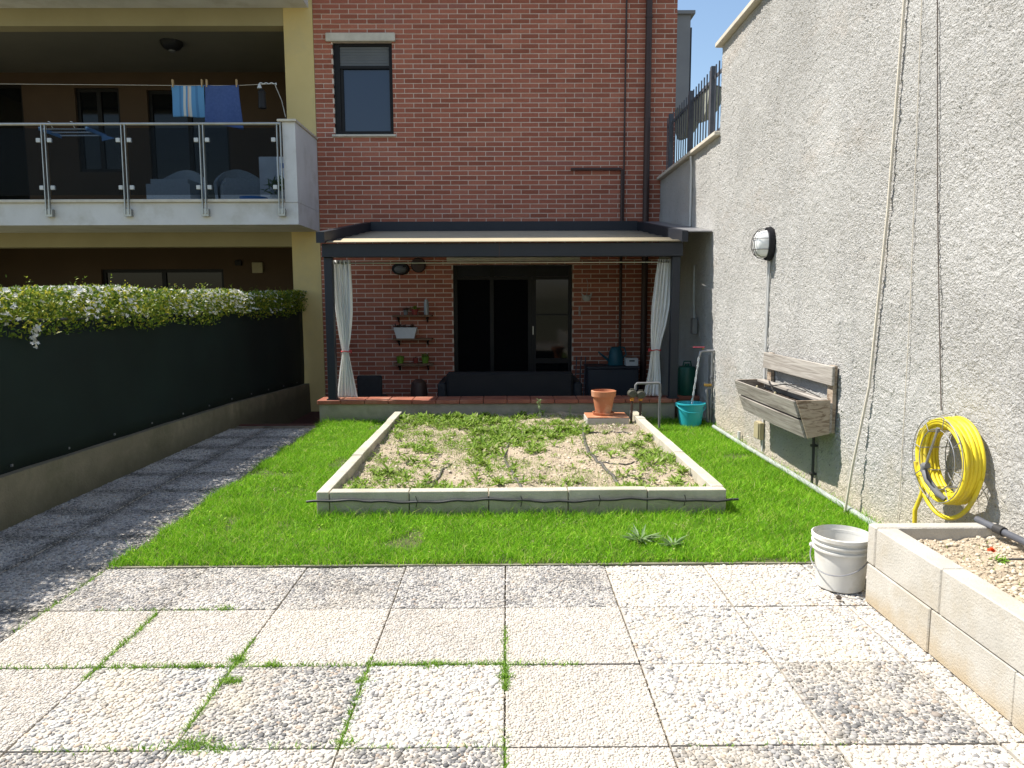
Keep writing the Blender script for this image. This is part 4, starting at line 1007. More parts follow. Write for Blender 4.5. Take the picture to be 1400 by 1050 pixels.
weed_plant('broadleaf_weed', 'pale rosette weed with narrow leaves standing out of the near lawn', (.80, 4.27, .015), 44, .13, .02, (.1, .8), 'weed_pale')
weed_plant('broadleaf_weed', 'second pale lawn weed just beside the larger rosette', (.98, 4.18, .012), 34, .10, .017, (.1, .8), 'weed_pale')
weed_plant('upright_weed', 'upright pale weed growing before the red porch cap in the middle', (.37, 8.25, .12), 26, .05, .014, (-.2, .8), 'weed_pale', .2)
weed_plant('upright_weed', 'small upright weed growing just beside the terracotta pot', (.72, 8.3, .12), 16, .045, .012, (-.2, .8), 'weed_pale', .12)
weed_plant('grass_tuft', 'tuft of grass at the rear kerb corner under the grey valve pipe', (1.56, 8.42, .0), 30, .16, .008, (.7, 1.4), 'weed')

# ------------------------------------------------------------------ pot, step and valve set at the back of the bed
def build_pot():
    s = thing('tiled_step', 'low concrete block with a terracotta tile on top at the back of the bed', 'step', (1.1, 8.0, .1))
    MB().box(.865, 1.325, 7.80, 8.14, .07, .178, .006).build('block', 'block', s)
    MB().box(.868, 1.322, 7.803, 8.137, .179, .192, .003).build('tile', 'terracotta', s)
    t = thing('terracotta_pot', 'empty terracotta flowerpot on its saucer before the porch', 'flowerpot', (1.065, 7.98, .2))
    c = (1.065, 7.98, 0); z = .194
    MB().lathe([(.0, z), (.112, z), (.122, z + .028), (.114, z + .028), (.106, z + .012), (0, z + .012)], c, 36).build('saucer', 'terracotta', t, True)
    z = .208
    MB().lathe([(0, z), (.085, z), (.119, z + .185), (.133, z + .19), (.137, z + .25), (.124, z + .255), (.118, z + .19), (.10, z + .12), (0, z + .115)], c, 40).build('pot', 'terracotta', t, True)
build_pot()
def build_valves():
    v = thing('irrigation_valves', 'grey pipe with two dark irrigation valves and orange nuts by the bed corner', 'valve', (1.45, 7.98, .1))
    MB().tube([(1.42, 8.0, .46), (1.42, 8.0, .515), (1.435, 8.0, .535), (1.68, 8.02, .535), (1.695, 8.02, .52), (1.70, 8.05, 0.0)], .0135, 10).build('pipe', 'pvc_grey', v, True)
    for i, x in enumerate((1.38, 1.475)):
        b = MB().lathe([(0, -.052), (.036, -.048), (.046, -.02), (.046, .02), (.036, .048), (0, .052)], (x, 7.98, .425 - .012 * i), 16, 'Y', 1.15, 1)
        o = b.build('valve_body', 'valve_dark', v, True)
        MB().tube([(x, 7.98, .39), (x, 7.98, .345)], .022, 10).build('nut', 'valve_orange', o, True)
        MB().tube([(x, 7.98, .345), (x, 7.98, .27), (x - .01, 7.97, .10)], .013, 8).build('riser', 'pipe_brown', o, True)
        MB().box(x - .022, x + .022, 7.955, 8.005, .46 - .012 * i, .478 - .012 * i).build('solenoid', 'valve_dark', o)
    MB().tube([(1.38, 7.98, .425), (1.475, 7.98, .415)], .02, 8).build('link', 'valve_dark', v, True)
build_valves()

# ------------------------------------------------------------------ tap corner
def build_tap():
    b = thing('teal_bucket', 'teal plastic bucket being filled under the garden tap', 'bucket', (2.11, 8.30, 0))
    c = (2.11, 8.30, 0)
    MB().lathe([(0, .0), (.118, .0), (.122, .02), (.152, .255), (.164, .258), (.164, .272), (.149, .274), (.118, .03), (0, .028)], c, 40).build('shell', 'teal_plastic', b, True)
    MB().tube([(2.11 + .166 * math.cos(a), 8.30 + .166 * math.sin(a) * .98 - .01, .255 - .075 * max(0, math.sin(-a))) for a in np.linspace(math.pi, 2 * math.pi, 17)], .004, 6).build('handle', 'teal_plastic', b, True)
    for sx in (-1, 1): MB().box(2.11 + sx * .163 - .012, 2.11 + sx * .163 + .012, 8.275, 8.32, .235, .277, .004).build('lug', 'teal_plastic', b)
    MB().lathe([(0, .168), (.137, .170), (.137, .172), (0, .173)], c, 32).build('water', 'water', b, True)
    t = thing('garden_tap', 'brass wall tap with a red lever pouring water', 'tap', (2.3, 8.30, .85))
    MB().tube([(RW - .005, 8.30, .868), (2.23, 8.30, .868), (2.205, 8.30, .855), (2.195, 8.30, .80)], [.014, .015, .017, .013], 10).build('spout', 'galvanised', t, True)
    MB().tube([(2.235, 8.30, .87), (2.235, 8.30, .905)], .008, 8).build('spindle', 'brass', t, True)
    MB().box(2.12, 2.255, 8.289, 8.311, .905, .915, .003).build('lever', 'tap_red', t)
    w = MB(); r = random.Random(1)
    pts = [(2.193 - .073 * k / 26 - .01 * (k / 26) ** 2, 8.30 + .003 * math.sin(k), .80 - .625 * k / 26) for k in range(27)]
    w.tube(pts, [.009 + .003 * math.sin(k * 1.9) + .0025 * r.random() for k in range(27)], 8)
    w.build('water_stream', 'water', smooth=True, label='stream of water falling from the tap into the teal bucket', cat='water')
    p = thing('tap_pipework', 'grey vertical water pipes clipped to the wall corner behind the tap', 'pipe', (2.34, 8.3, 0))
    MB().tube([(RW - .02, 8.32, .86), (RW - .02, 8.32, .03)], .013, 8).build('pipe', 'galvanised', p, True)
    MB().tube([(RW - .025, 8.42, .82), (RW - .025, 8.42, .03)], .011, 8).build('pipe', 'pvc_grey', p, True)
    MB().tube([(RW - .03, 8.27, .45), (RW - .075, 8.27, .45), (RW - .09, 8.27, .42), (RW - .075, 8.28, .25), (RW - .06, 8.28, .05)], .016, 8).build('pipe', 'pvc_grey', p, True)
    MB().box(RW - .12, RW - .035, 8.25, 8.29, .465, .495, .004).build('valve', 'brass', p)
    for z in (.2, .55): MB().box(RW - .04, RW - .004, 8.30, 8.34, z, z + .02).build('clip', 'pvc_grey', p)
    g = thing('green_canister', 'dark green canister standing on the wall end behind the bucket', 'canister', (2.235, 9.0, .274))
    MB().lathe([(0, .274), (.105, .274), (.112, .29), (.108, .60), (.095, .625), (.03, .635), (.03, .66), (0, .662)], (2.232, 9.0, 0), 28).build('body', 'green_plastic', g, True)
    MB().tube([(2.18, 9.0, .63), (2.19, 8.99, .69), (2.27, 8.99, .69), (2.285, 9.0, .63)], .009, 6).build('handle', 'green_plastic', g, True)
    q = thing('hanging_scoop', 'long grey-handled tool hanging on the shaded wall under the flashing', 'tool', (RW - .05, 9.1, 1.2))
    MB().tube([(RW - .04, 9.15, 1.86), (RW - .05, 9.1, 1.5), (RW - .05, 9.06, 1.22)], .012, 8).build('handle', 'pvc_pale', q, True)
    MB().box(RW - .085, RW - .02, 8.99, 9.10, 1.02, 1.22, .01).build('head', 'pvc_grey', q)
    MB().tube([(RW - .004, 9.15, 1.87), (RW - .045, 9.15, 1.87)], .005, 6).build('hook', 'galvanised', q, True)
build_tap()

# ------------------------------------------------------------------ fittings on the rough-cast wall
def build_wall_fittings():
    l = thing('bulkhead_lamp', 'oval bulkhead lamp with wire cage on the rough-cast wall', 'wall lamp', (RW - .05, 6.6, 1.95))
    c = (RW, 6.60, 1.945)
    MB().lathe([(.0, -.001), (.135, -.001), (.145, -.02), (.14, -.055), (.115, -.06), (0, -.06)], c, 32, 'X', .72, 1.04).build('housing', 'lamp_black', l, True)
    MB().lathe([(.118, -.055), (.116, -.09), (.10, -.135), (.07, -.155), (0, -.162)], c, 32, 'X', .72, 1.04).build('diffuser', 'lamp_glass', l, True)
    for k in (-1, 0, 1):
        y = 6.60 + k * .045; s = math.cos(k * .5)
        MB().tube([(RW - .06 - .112 * math.sin(a) ** .6, y, 1.945 - .135 * s * math.cos(a)) for a in np.linspace(.0, math.pi, 13)], .0028, 5).build('cage_wire', 'lamp_black', l, True)
    for z in (-.05, .045): MB().tube([(RW - .06 - .11 * math.sin(a) ** .6, 6.60 - .088 * math.cos(a), 1.945 + z) for a in np.linspace(.0, math.pi, 13)], .0028, 5).build('cage_wire', 'lamp_black', l, True)
    p = thing('lamp_conduit', 'thin grey conduit dropping from the bulkhead lamp behind the timber planter', 'conduit', (RW - .015, 6.62, .1))
    MB().tube([(RW - .014, 6.61, 1.80), (RW - .016, 6.62, .9), (RW - .014, 6.62, .06)], .010, 7).build('tube', 'conduit', p, True)
    MB().tube([(RW - .014, 6.655, 1.80), (RW - .012, 6.66, .9), (RW - .012, 6.655, .40)], .006, 6).build('tube', 'conduit', p, True)
    j = thing('junction_box', 'small beige junction box low on the rough-cast wall', 'junction box', (RW - .03, 6.66, .16))
    MB().box(RW - .055, RW - .008, 6.60, 6.73, .17, .33, .006).build('box', 'box_beige', j)
    MB().box(RW - .066, RW - .056, 6.607, 6.723, .177, .323, .004).build('lid', 'box_beige', j)
    j = thing('conduit_stub', 'short pipe stub sticking up beside the gutter pipe near the tap', 'pipe', (RW - .03, 7.2, 0))
    MB().tube([(RW - .03, 7.25, .0), (RW - .03, 7.25, .13)], .017, 8).build('stub', 'conduit', j, True)
    # upper conduit on the low wall end
    u = thing('wall_conduit', 'pale vertical conduit between the flashing and the lower coping', 'conduit', (RW - .02, 9.5, 2.4))
    MB().tube([(RW - .018, 9.5, 2.375), (RW - .018, 9.5, 3.1), (RW - .03, 9.5, 3.25)], .016, 8).build('tube', 'conduit', u, True)
    # pale pipe along the foot of the wall
    g = thing('foot_pipe', 'pale pipe lying along the foot of the rough-cast wall', 'pipe', (2.3, 6.2, 0))
    MB().tube([(2.31, 8.05, .04), (2.315, 7.0, .035), (2.325, 5.9, .04), (2.325, 4.9, .04), (2.33, 3.95, .035)], .021, 10).build('tube', 'pvc_pale', g, True)
    MB().tube([(2.335, 7.9, .018), (2.345, 6.0, .02), (2.345, 3.95, .02)], .011, 8).build('cable', 'conduit', g, True)
    b = thing('down_pipe', 'thin black pipe dropping from the timber planter to the ground', 'pipe', (RW - .03, 5.47, 0))
    MB().tube([(RW - .03, 5.48, .46), (RW - .03, 5.47, .2), (RW - .035, 5.465, .02)], .011, 8).build('tube', 'drip_black', b, True)
    for z in (.12, .34): MB().box(RW - .05, RW - .006, 5.455, 5.49, z, z + .016).build('clip', 'drip_black', b)
build_wall_fittings()

def build_planter():
    t = thing('timber_planter', 'weathered timber planter box hung on the rough-cast wall', 'planter', (RW - .2, 5.8, .5))
    Y0, Y1 = 5.14, 6.52
    # back boards on two battens
    for y in (5.17, 6.40): MB().box(RW - .04, RW - .012, y, y + .09, .50, .985).build('batten', 'old_wood_end', t)
    MB().box(RW - .064, RW - .042, Y0, Y1 + .02, .845, .985, .004).build('back_board', 'old_wood', t)
    MB().box(RW - .064, RW - .042, Y0 + .01, Y1, .50, .72, .004).build('back_board', 'old_wood', t)
    xt, xb = RW - .305, RW - .215                       # the front leans out
    def slat(z0, z1, bow=0, y0=Y0 + .02, y1=Y1):
        f = lambda z: xb + (xt - xb) * (z - .47) / .26
        b = MB(); n = 12; V = []
        for i in range(n + 1):
            y = y0 + (y1 - y0) * i / n; s = bow * math.sin(math.pi * i / n)
            V += [(f(z0) - s - .02, y, z0), (f(z0) - s * .3, y, z0), (f(z1) - s * .3, y, z1), (f(z1) - s - .02, y, z1)]
        F = [(i * 4 + k, i * 4 + (k + 1) % 4, i * 4 + 4 + (k + 1) % 4, i * 4 + 4 + k) for i in range(n) for k in range(4)] + [(3, 2, 1, 0), (n * 4, n * 4 + 1, n * 4 + 2, n * 4 + 3)]
        b.add(V, F); b.build('front_board', 'old_wood', t)
    slat(.615, .735); slat(.47, .598, .018)
    for y in (Y0, Y1 - .02): MB().prism([(xb - .002, .468), (RW - .066, .50), (RW - .066, .745), (xt - .002, .74)], 'Y', y, y + .019).build('end_panel', 'old_wood_end', t)
    MB().box(RW - .13, RW - .068, Y0 + .03, Y1 - .03, .725, .748, .004).build('top_ledge', 'old_wood', t)
    MB().hexa([(xb + .005, Y0 + .03, .49), (RW - .066, Y0 + .03, .51), (RW - .066, Y1 - .03, .51), (xb + .005, Y1 - .03, .49)], [(xt + .035, Y0 + .03, .665), (RW - .066, Y0 + .03, .672), (RW - .066, Y1 - .03, .668), (xt + .035, Y1 - .03, .66)]).build('soil', 'soil_dark', t)
    n = 260; r = np.random.default_rng(3); yy = r.uniform(Y0 + .05, Y1 - .05, n); xx = r.uniform(xt + .05, RW - .09, n)
    V, F = lumps(np.c_[xx, yy, np.full(n, .668)], r.uniform(.004, .014, n), .7, .3); tri_mesh('soil_crumbs', V, F, 'soil_dark', t, 'stuff')
    MB().tube([(RW - .09, 6.3, .75), (RW - .16, 6.1, .76), (RW - .19, 5.9, .70), (RW - .2, 5.7, .68)], .006, 6).build('drip_tube', 'drip_black', t, True)
    MB().tube([(RW - .09, 5.95, .76), (RW - .12, 5.6, .80), (RW - .11, 5.4, .77), (RW - .09, 5.25, .75)], .004, 6).build('drip_tube', 'drip_black', t, True)
    MB().tube([(RW - .2, 6.25, .67), (RW - .22, 6.0, .74), (RW - .15, 5.75, .79), (RW - .10, 5.5, .76)], .0045, 6).build('drip_tube', 'drip_black', t, True)
    for y in (6.28, 5.85): MB().lathe([(0, .66), (.012, .665), (.014, .70), (.006, .715), (0, .716)], (RW - .2, y, 0), 10).build('drip_head', 'box_beige', t, True)
build_planter()

def build_ropes():
    pts = [(RW - .05, 4.50, 4.19), (RW - .024, 4.51, 3.3), (RW - .02, 4.58, 2.0), (RW - .026, 4.68, .9), (RW - .07, 4.76, .35), (RW - .085, 4.8, .03)]
    MB().tube(pts, .009, 7).build('white_rope', 'rope', smooth=True, label='thick pale rope hanging down the rough-cast wall past the white bucket', cat='rope')
    MB().tube([(RW - .05, 4.36, 4.19), (RW - .012, 4.35, 3.2), (RW - .011, 4.28, 1.4), (RW - .012, 4.27, .3), (RW - .02, 4.28, .02)], .0025, 6).build('hanging_string', 'rope', smooth=True, label='thin pale cord hanging between the thick rope and the rusty wire', cat='cord')
    MB().tube([(RW - .05, 4.26, 4.19), (RW - .013, 4.20, 3.2), (RW - .011, 4.07, 2.0), (RW - .011, 3.99, 1.4), (RW - .012, 3.91, .86)], .0034, 6).build('rusty_wire', 'rusty_wire', smooth=True, label='dark rusty wire running down the wall to the yellow hose', cat='wire')
build_ropes()

def build_hose():
    cy, cz = 3.67, .645
    h = thing('garden_hose', 'coiled yellow garden hose hanging on the rough-cast wall', 'hose', (RW - .1, cy, .3))
    turns, N = 11, 44; r0 = random.Random(6)
    pts = []; off = [(.045, .205), (.075, .198), (.105, .205), (.135, .196), (.165, .203), (.190, .190), (.165, .178), (.13, .176), (.10, .178), (.07, .180), (.195, .208)]
    for k in range(turns * N + 1):
        t = k / N; i = min(int(t), turns - 1); f = t - i; a0, a1 = off[i], off[min(i + 1, turns - 1)]
        s = f * f * (3 - 2 * f); d = a0[0] + (a1[0] - a0[0]) * s; R = a0[1] + (a1[1] - a0[1]) * s
        a = 2 * math.pi * t + .6; wob = .009 * math.sin(a * 1.7 + i * 2.1)
        zz = cz + (R + wob) * math.sin(a) * (1.0 if math.sin(a) > 0 else 1.06)
        pts.append((RW - .012 - d * .68, cy + (R + wob) * math.cos(a), zz))
    MB().tube(pts, .0115, 10).build('coil', 'hose_yellow', h, True)
    low = [(RW - .06, cy - .2 * math.cos(a) , cz - .03 - .275 * math.sin(a)) for a in np.linspace(.1, math.pi - .1, 24)]
    MB().tube([(q[0] - .10 * k / 24, q[1], q[2]) for k, q in enumerate(low)], .0115, 10).build('loose_loop', 'hose_yellow', h, True)
    MB().tube([(RW - .14, 3.80, .50), (RW - .14, 3.825, .42), (RW - .15, 3.86, .32), (RW - .14, 3.87, .20), (RW - .12, 3.87, .02)], .0115, 10).build('tail', 'hose_yellow', h, True)
    g = thing('hose_hanger', 'wire hose hanger holding the yellow coil', 'hose hanger', (RW - .1, cy, .65))
    for d, R in ((.165, .155), (.02, .165), (.165, .222)):
        MB().tube([(RW - d, cy + R * math.cos(a), cz + R * math.sin(a)) for a in np.linspace(0, 2 * math.pi, 33)[:-1]], .0028, 5, True).build('ring', 'galvanised', g, True)
    for a in np.linspace(.2, 2 * math.pi + .2, 9)[:-1]:
        ca, sa = math.cos(a), math.sin(a)
        MB().tube([(RW - .005, cy + .16 * ca, cz + .16 * sa), (RW - .165, cy + .155 * ca, cz + .155 * sa), (RW - .167, cy + .225 * ca, cz + .225 * sa)], .0028, 5).build('spoke', 'galvanised', g, True)
    MB().tube([(RW - .01, 3.80, .87), (RW - .165, cy, cz + .222)], .0028, 5).build('spoke', 'galvanised', g, True)
    s = thing('spray_gun', 'grey spray gun with a long lance resting on the hose coil', 'spray gun', (RW - .24, 3.66, .5))
    X = RW - .19
    MB().tube([(X, 3.715, .615), (X, 3.64, .79)], .006, 8).build('lance', 'galvanised', s, True)
    MB().tube([(X, 3.635, .795), (X, 3.63, .815)], .010, 8).build('nozzle', 'pvc_grey', s, True)
    MB().tube([(X, 3.735, .565), (X, 3.725, .60), (X, 3.70, .605)], [.018, .02, .016], 10).build('gun_head', 'pvc_grey', s, True)
    MB().tube([(X, 3.735, .58), (X, 3.69, .53), (X + .02, 3.63, .475), (X + .04, 3.60, .455)], [.017, .019, .017, .013], 10).build('grip', 'pvc_grey', s, True)
    MB().tube([(X - .01, 3.70, .59), (X - .02, 3.66, .545), (X - .01, 3.645, .53)], .005, 6).build('trigger', 'lamp_black', s, True)
build_hose()

# ------------------------------------------------------------------ raised bed and white bucket
def build_raised_bed():
    t = thing('raised_bed_wall', 'low raised bed built of pale concrete blocks beside the slabs', 'raised bed', (2.0, 2, 0))
    X0, X1 = 1.742, 1.842; r = random.Random(8)
    for c, y0 in ((0, 3.405), (1, 3.335)):
        y = y0; i = 0; first = (.53 if c == 0 else .52)
        while y > -1.6:
            d = first if i == 0 else .51
            dx = r.uniform(-.003, .003)
            MB().box(X0 + dx, X1, y - d + .004, y, .002 + c * .198, .196 + c * .194, .005).build('block', 'block', t); y -= d; i += 1
    MB().box(X0 - .002, RW - .015, 3.34, 3.412, .20, .392, .006).build('end_block', 'block', t)
    MB().box(X0 + .102, RW - .015, 3.335, 3.405, .002, .196, .005).build('end_block', 'block', t)
    nx, ny = 60, 260; xs = np.linspace(X1 - .01, RW + .005, nx); ys = np.linspace(-1.6, 3.345, ny); X, Y = np.meshgrid(xs, ys)
    zf = lambda x, y: .325 + .045 * (vnoise(x, y, 2.5, 71) - .5) + .03 * (vnoise(x, y, 9, 72) - .5) + .018 * (vnoise(x, y, 24, 73) - .5)
    Z = zf(X, Y); V = np.c_[X.ravel(), Y.ravel(), Z.ravel()]; I = np.arange(nx * ny).reshape(ny, nx)
    F = np.concatenate([np.c_[I[:-1, :-1].ravel(), I[:-1, 1:].ravel(), I[1:, 1:].ravel()], np.c_[I[:-1, :-1].ravel(), I[1:, 1:].ravel(), I[1:, :-1].ravel()]])
    struct(tri_mesh('raised_bed_soil', V, F, 'soil', smooth=True))
    n = 14000; x = rng.uniform(X1, RW - .02, n); y = rng.uniform(1.2, 3.33, n); rr = .0015 + .011 * rng.random(n) ** 7
    V, F = lumps(np.c_[x, y, zf(x, y) + rr * .2], rr, .75, .5)
    tri_mesh('raised_bed_clods', V, F, 'clods', kind='stuff', label='pale crumbly soil clods filling the raised bed', cat='soil')
    b = thing('black_pipe', 'thick dark plastic pipe lying on the raised bed soil by the wall', 'pipe', (RW - .08, 3.2, .34))
    MB().tube([(RW - .10, 3.42, .405), (RW - .075, 3.2, .392), (RW - .06, 2.5, .38), (RW - .05, 1.2, .37)], .017, 10).build('tube', 'iron_grey', b, True)
    MB().tube([(RW - .088, 3.30, .399), (RW - .083, 3.25, .397)], .023, 10).build('coupling', 'drip_black', b, True)
    MB().tube([(2.155, 3.02, .352), (2.2, 3.0, .36), (2.26, 2.98, .365), (2.33, 2.95, .36)], .005, 6).build('thin_drip_tube', 'drip_black', smooth=True, label='thin black drip tube beside the orange flower', cat='drip tube')
    f = thing('orange_flower', 'small orange flower on the raised bed soil', 'flower', (2.13, 3.08, .34))
    k = 22; d = np.c_[rng.normal(0, 1, (k, 2)), np.abs(rng.normal(.6, .4, k))]
    V, F = leaves(np.tile([2.125, 3.09, .365], (k, 1)), d, np.c_[-d[:, :2], np.ones(k)], np.full(k, .02), np.full(k, .014)); tri_mesh('petals', V, F, 'flower_orange', f)
    k = 30; d = np.c_[rng.normal(.5, 1, k), rng.normal(-.5, 1, k), np.abs(rng.normal(.4, .4, k))]
    V, F = leaves(np.tile([2.14, 3.06, .335], (k, 1)) + rng.normal(0, .012, (k, 3)) * [1, 1, .2], d, np.c_[-d[:, :2], np.ones(k)], np.full(k, .035), np.full(k, .008)); tri_mesh('leaves', V, F, 'joint_grass', f)
    g = 130; V, F = blades(rng.normal(2.2, .1, g), rng.uniform(2.4, 3.3, g), np.full(g, .32), rng.uniform(.01, .03, g), np.full(g, .003), rng.uniform(.01, .03, g))
    tri_mesh('raised_bed_sprouts', V, F, 'weed', kind='stuff', label='sparse green sprouts on the raised bed soil', cat='weeds')
build_raised_bed()

def build_white_bucket():
    t = thing('white_bucket', 'worn white plastic bucket with wire handle at the raised bed corner', 'bucket', (1.705, 3.60, .004))
    c = (1.705, 3.60, .004)
    MB().lathe([(0, 0), (0.1097, 0), (0.1153, .006), (0.1283, .195), (0.1414, .197), (0.1414, .206), (0.1311, .209), (0.1321, .226), (0.1442, .228), (0.1442, .236), (0.1330, .239), (0.1339, .254), (0.1460, .257), (0.1460, .274), (0.1386, .278), (0.1274, .19), (0.1097, .012), (0, .01)], c, 48).build('shell', 'white_plastic', t, True)
    H = []
    for k in range(21):
        a = math.pi * k / 20; H.append((c[0] - .142 * math.cos(a) * 1.0, c[1] - .146 * math.sin(a) - .01, .188 - .085 * math.sin(a)))
    rot = Matrix.Rotation(-.75, 3, 'Z')
    H = [tuple(rot @ (Vector(p) - Vector((c[0], c[1], 0))) + Vector((c[0], c[1], 0))) for p in H]
    MB().tube(H, .0035, 6).build('handle', 'galvanised', t, True)
    for p in (H[0], H[-1]): MB().lathe([(0, -.012), (.014, -.01), (.014, .01), (0, .012)], p, 10, 'Y').build('handle_lug', 'white_plastic', t, True)
    s = MB().lathe([(0, 0), (.012, .002), (.014, .01), (.008, .018), (0, .02)], (1.62, 3.42, .006), 8); s.build('dark_pebble', 'soil_dark', smooth=True, label='small dark stone lying under the white bucket edge', cat='stone')
build_white_bucket()

# ------------------------------------------------------------------ things in the porch
def build_porch_things():
    for i, (z, lab) in enumerate(((1.22, 'top wall shelf on the porch bricks, holding a jar'), (.86, 'middle wall shelf on the porch bricks, under the white trough'), (.47, 'bottom wall shelf on the porch bricks, holding green pots'))):
        t = thing('wall_shelf', lab, 'shelf', (-1.45, 11.4, z), 'porch wall shelves')
        MB().box(-1.76, -1.15, 11.30, 11.497, z - .028, z, .003).build('board', 'shelf_wood', t)
        for x in (-1.68, -1.23): MB().prism([(11.497, z - .03), (11.497, z - .12), (11.485, z - .12), (11.34, z - .04), (11.34, z - .03)], 'X', x - .01, x + .01).build('bracket', 'black_frame', t)
    def plant(name, lab, x, z, mat, r, h, green='dry_plant', n=30, pl=.1):
        t = thing(name, lab, 'pot', (x, 11.39, z + .001))
        MB().lathe([(0, 0), (r * .72, 0), (r, h), (r * .9, h), (r * .8, h * .8), (0, h * .8)], (x, 11.39, z + .001), 20).build('pot', mat, t, True)
        d = np.c_[rng.normal(0, 1, (n, 2)), np.abs(rng.normal(1.2, .5, n))]
        V, F = leaves(np.tile([x, 11.39, z + h * .8], (n, 1)), d, np.c_[-d[:, :2], np.ones(n)], rng.uniform(.5, 1.1, n) * pl, np.full(n, pl * .28)); tri_mesh('plant', V, F, green, t, 'stuff')
    plant('flowerpot', 'red flowerpot with a dark plant on the top shelf', -1.42, 1.22, 'pot_red', .055, .09, 'weed', 30, .12)
    plant('flowerpot', 'small grey pot beside the red flowerpot on the top shelf', -1.56, 1.22, 'pvc_grey', .04, .07, 'dry_plant', 20, .09)
    j = thing('glass_jar', 'tall clear glass jar on the end of the top shelf', 'jar', (-1.24, 11.39, 1.221))
    MB().lathe([(0, 1.221), (.036, 1.221), (.038, 1.4), (.026, 1.44), (.026, 1.455), (0, 1.456)], (-1.24, 11.39, 0), 18).build('body', 'glass_jar', j, True)
    w = thing('white_trough', 'white plastic plant trough on the middle shelf', 'planter', (-1.56, 11.39, .861))
    MB().hexa([(-1.70, 11.32, .861), (-1.43, 11.32, .861), (-1.43, 11.45, .861), (-1.70, 11.45, .861)], [(-1.745, 11.305, 1.03), (-1.385, 11.305, 1.03), (-1.385, 11.47, 1.03), (-1.745, 11.47, 1.03)]).build('trough', 'white_clean', w)
    n = 70; d = np.c_[rng.normal(0, .8, n), rng.normal(-.2, .6, n), np.abs(rng.normal(.8, .5, n))]
    V, F = leaves(np.c_[rng.uniform(-1.72, -1.41, n), np.full(n, 11.34), np.full(n, 1.028)], d, np.c_[-d[:, :2], np.ones(n)], rng.uniform(.04, .09, n), np.full(n, .02)); tri_mesh('plants', V, F, 'dry_plant', w, 'stuff')
    plant('flowerpot', 'lime green flowerpot at the hedge end of the bottom shelf', -1.66, .47, 'pot_green', .062, .105, 'weed', 16, .07)
    plant('flowerpot', 'lime green flowerpot at the door end of the bottom shelf', -1.27, .47, 'pot_green', .062, .105, 'weed', 26, .1)
    plant('flowerpot', 'small red flowerpot between the lime green pots', -1.42, .47, 'pot_red', .045, .08, 'dry_plant', 14, .06)
    l = thing('oval_wall_lamp', 'dark oval wall lamp on the porch bricks above the shelves', 'wall lamp', (-1.635, 11.45, 1.92))
    MB().lathe([(.0, -.001), (.135, -.001), (.14, -.03), (.12, -.06), (.0, -.06)], (-1.635, HOUSE_Y - .002, 1.93), 28, 'Y', 1, .68).build('housing', 'lamp_black', l, True)
    MB().lathe([(.095, -.058), (.09, -.1), (.05, -.125), (0, -.13)], (-1.635, HOUSE_Y - .002, 1.92), 28, 'Y', 1, .62).build('diffuser', 'shutter_grey', l, True)
    l = thing('round_wall_plate', 'round dark plate lamp on the porch bricks beside the oval one', 'wall lamp', (-1.36, 11.45, 1.98))
    MB().lathe([(0, -.001), (.11, -.001), (.115, -.03), (.1, -.055), (.0, -.065)], (-1.36, HOUSE_Y - .002, 1.985), 28, 'Y').build('disc', 'pipe_brown', l, True)
    # seating, seen as dark shapes above the parapet
    s = thing('garden_sofa', 'black cushioned garden sofa in the dark porch before the glass door', 'sofa', (0, 9.9, FLOOR))
    MB().box(-.80, .88, 9.62, 10.5, FLOOR + .12, .10, .02).build('seat_base', 'rattan_dark', s)
    MB().box(-.80, .88, 9.60, 9.78, .102, .50, .03).build('backrest', 'black_sofa', s)
    for x in (-.92, .885): MB().box(x, x + .115, 9.62, 10.5, FLOOR + .12, .36, .02).build('armrest', 'rattan_dark', s)
    for k in range(3): MB().box(-.79 + k * .56, -.79 + k * .56 + .55, 9.8, 10.45, .104, .24, .03).build('seat_cushion', 'black_sofa', s)
    for x in (-.88, .84):
        for y in (9.66, 10.4): MB().box(x, x + .06, y, y + .06, FLOOR, FLOOR + .12).build('leg', 'rattan_dark', s)
    c = thing('porch_chair', 'dark rattan chair half hidden behind the hedge-side curtain', 'chair', (-1.86, 10.0, FLOOR))
    MB().box(-2.03, -1.69, 9.85, 9.90, .10, .44, .02).build('backrest', 'rattan_dark', c)
    MB().box(-2.03, -1.69, 9.91, 10.32, .07, .13, .02).build('seat', 'rattan_dark', c)
    for x in (-2.02, -1.74):
        for y in (9.92, 10.26): MB().box(x, x + .04, y, y + .04, FLOOR, .07).build('leg', 'rattan_dark', c)
    p = thing('round_stool', 'round brown pouffe between the rattan chair and the sofa', 'stool', (-1.21, 10.0, FLOOR))
    MB().lathe([(0, FLOOR), (.10, FLOOR), (.11, .05), (.12, .2), (.10, .33), (.05, .37), (0, .375)], (-1.21, 10.0, 0), 24).build('body', 'pipe_brown', p, True)
    k = thing('storage_chest', 'dark grey storage chest in the porch below the watering can', 'chest', (1.62, 11.1, FLOOR))
    MB().box(1.22, 1.98, 10.9, 11.34, FLOOR, .41, .01).build('body', 'chest_grey', k); MB().box(1.20, 2.0, 10.88, 11.36, .413, .452, .01).build('lid', 'chest_grey', k)
    wc = thing('watering_can', 'dark teal watering can on the storage chest', 'watering can', (1.66, 11.1, .453))
    MB().lathe([(0, .454), (.115, .454), (.12, .47), (.10, .66), (.07, .73), (.0, .735)], (1.66, 11.1, 0), 24).build('body', 'teal_dark', wc, True)
    MB().tube([(1.56, 11.08, .52), (1.46, 11.06, .60), (1.39, 11.05, .66)], [.02, .014, .011], 8).build('spout', 'teal_dark', wc, True)
    MB().tube([(1.75, 11.1, .54), (1.82, 11.1, .62), (1.79, 11.1, .72), (1.70, 11.1, .73)], .012, 8).build('handle', 'teal_dark', wc, True)
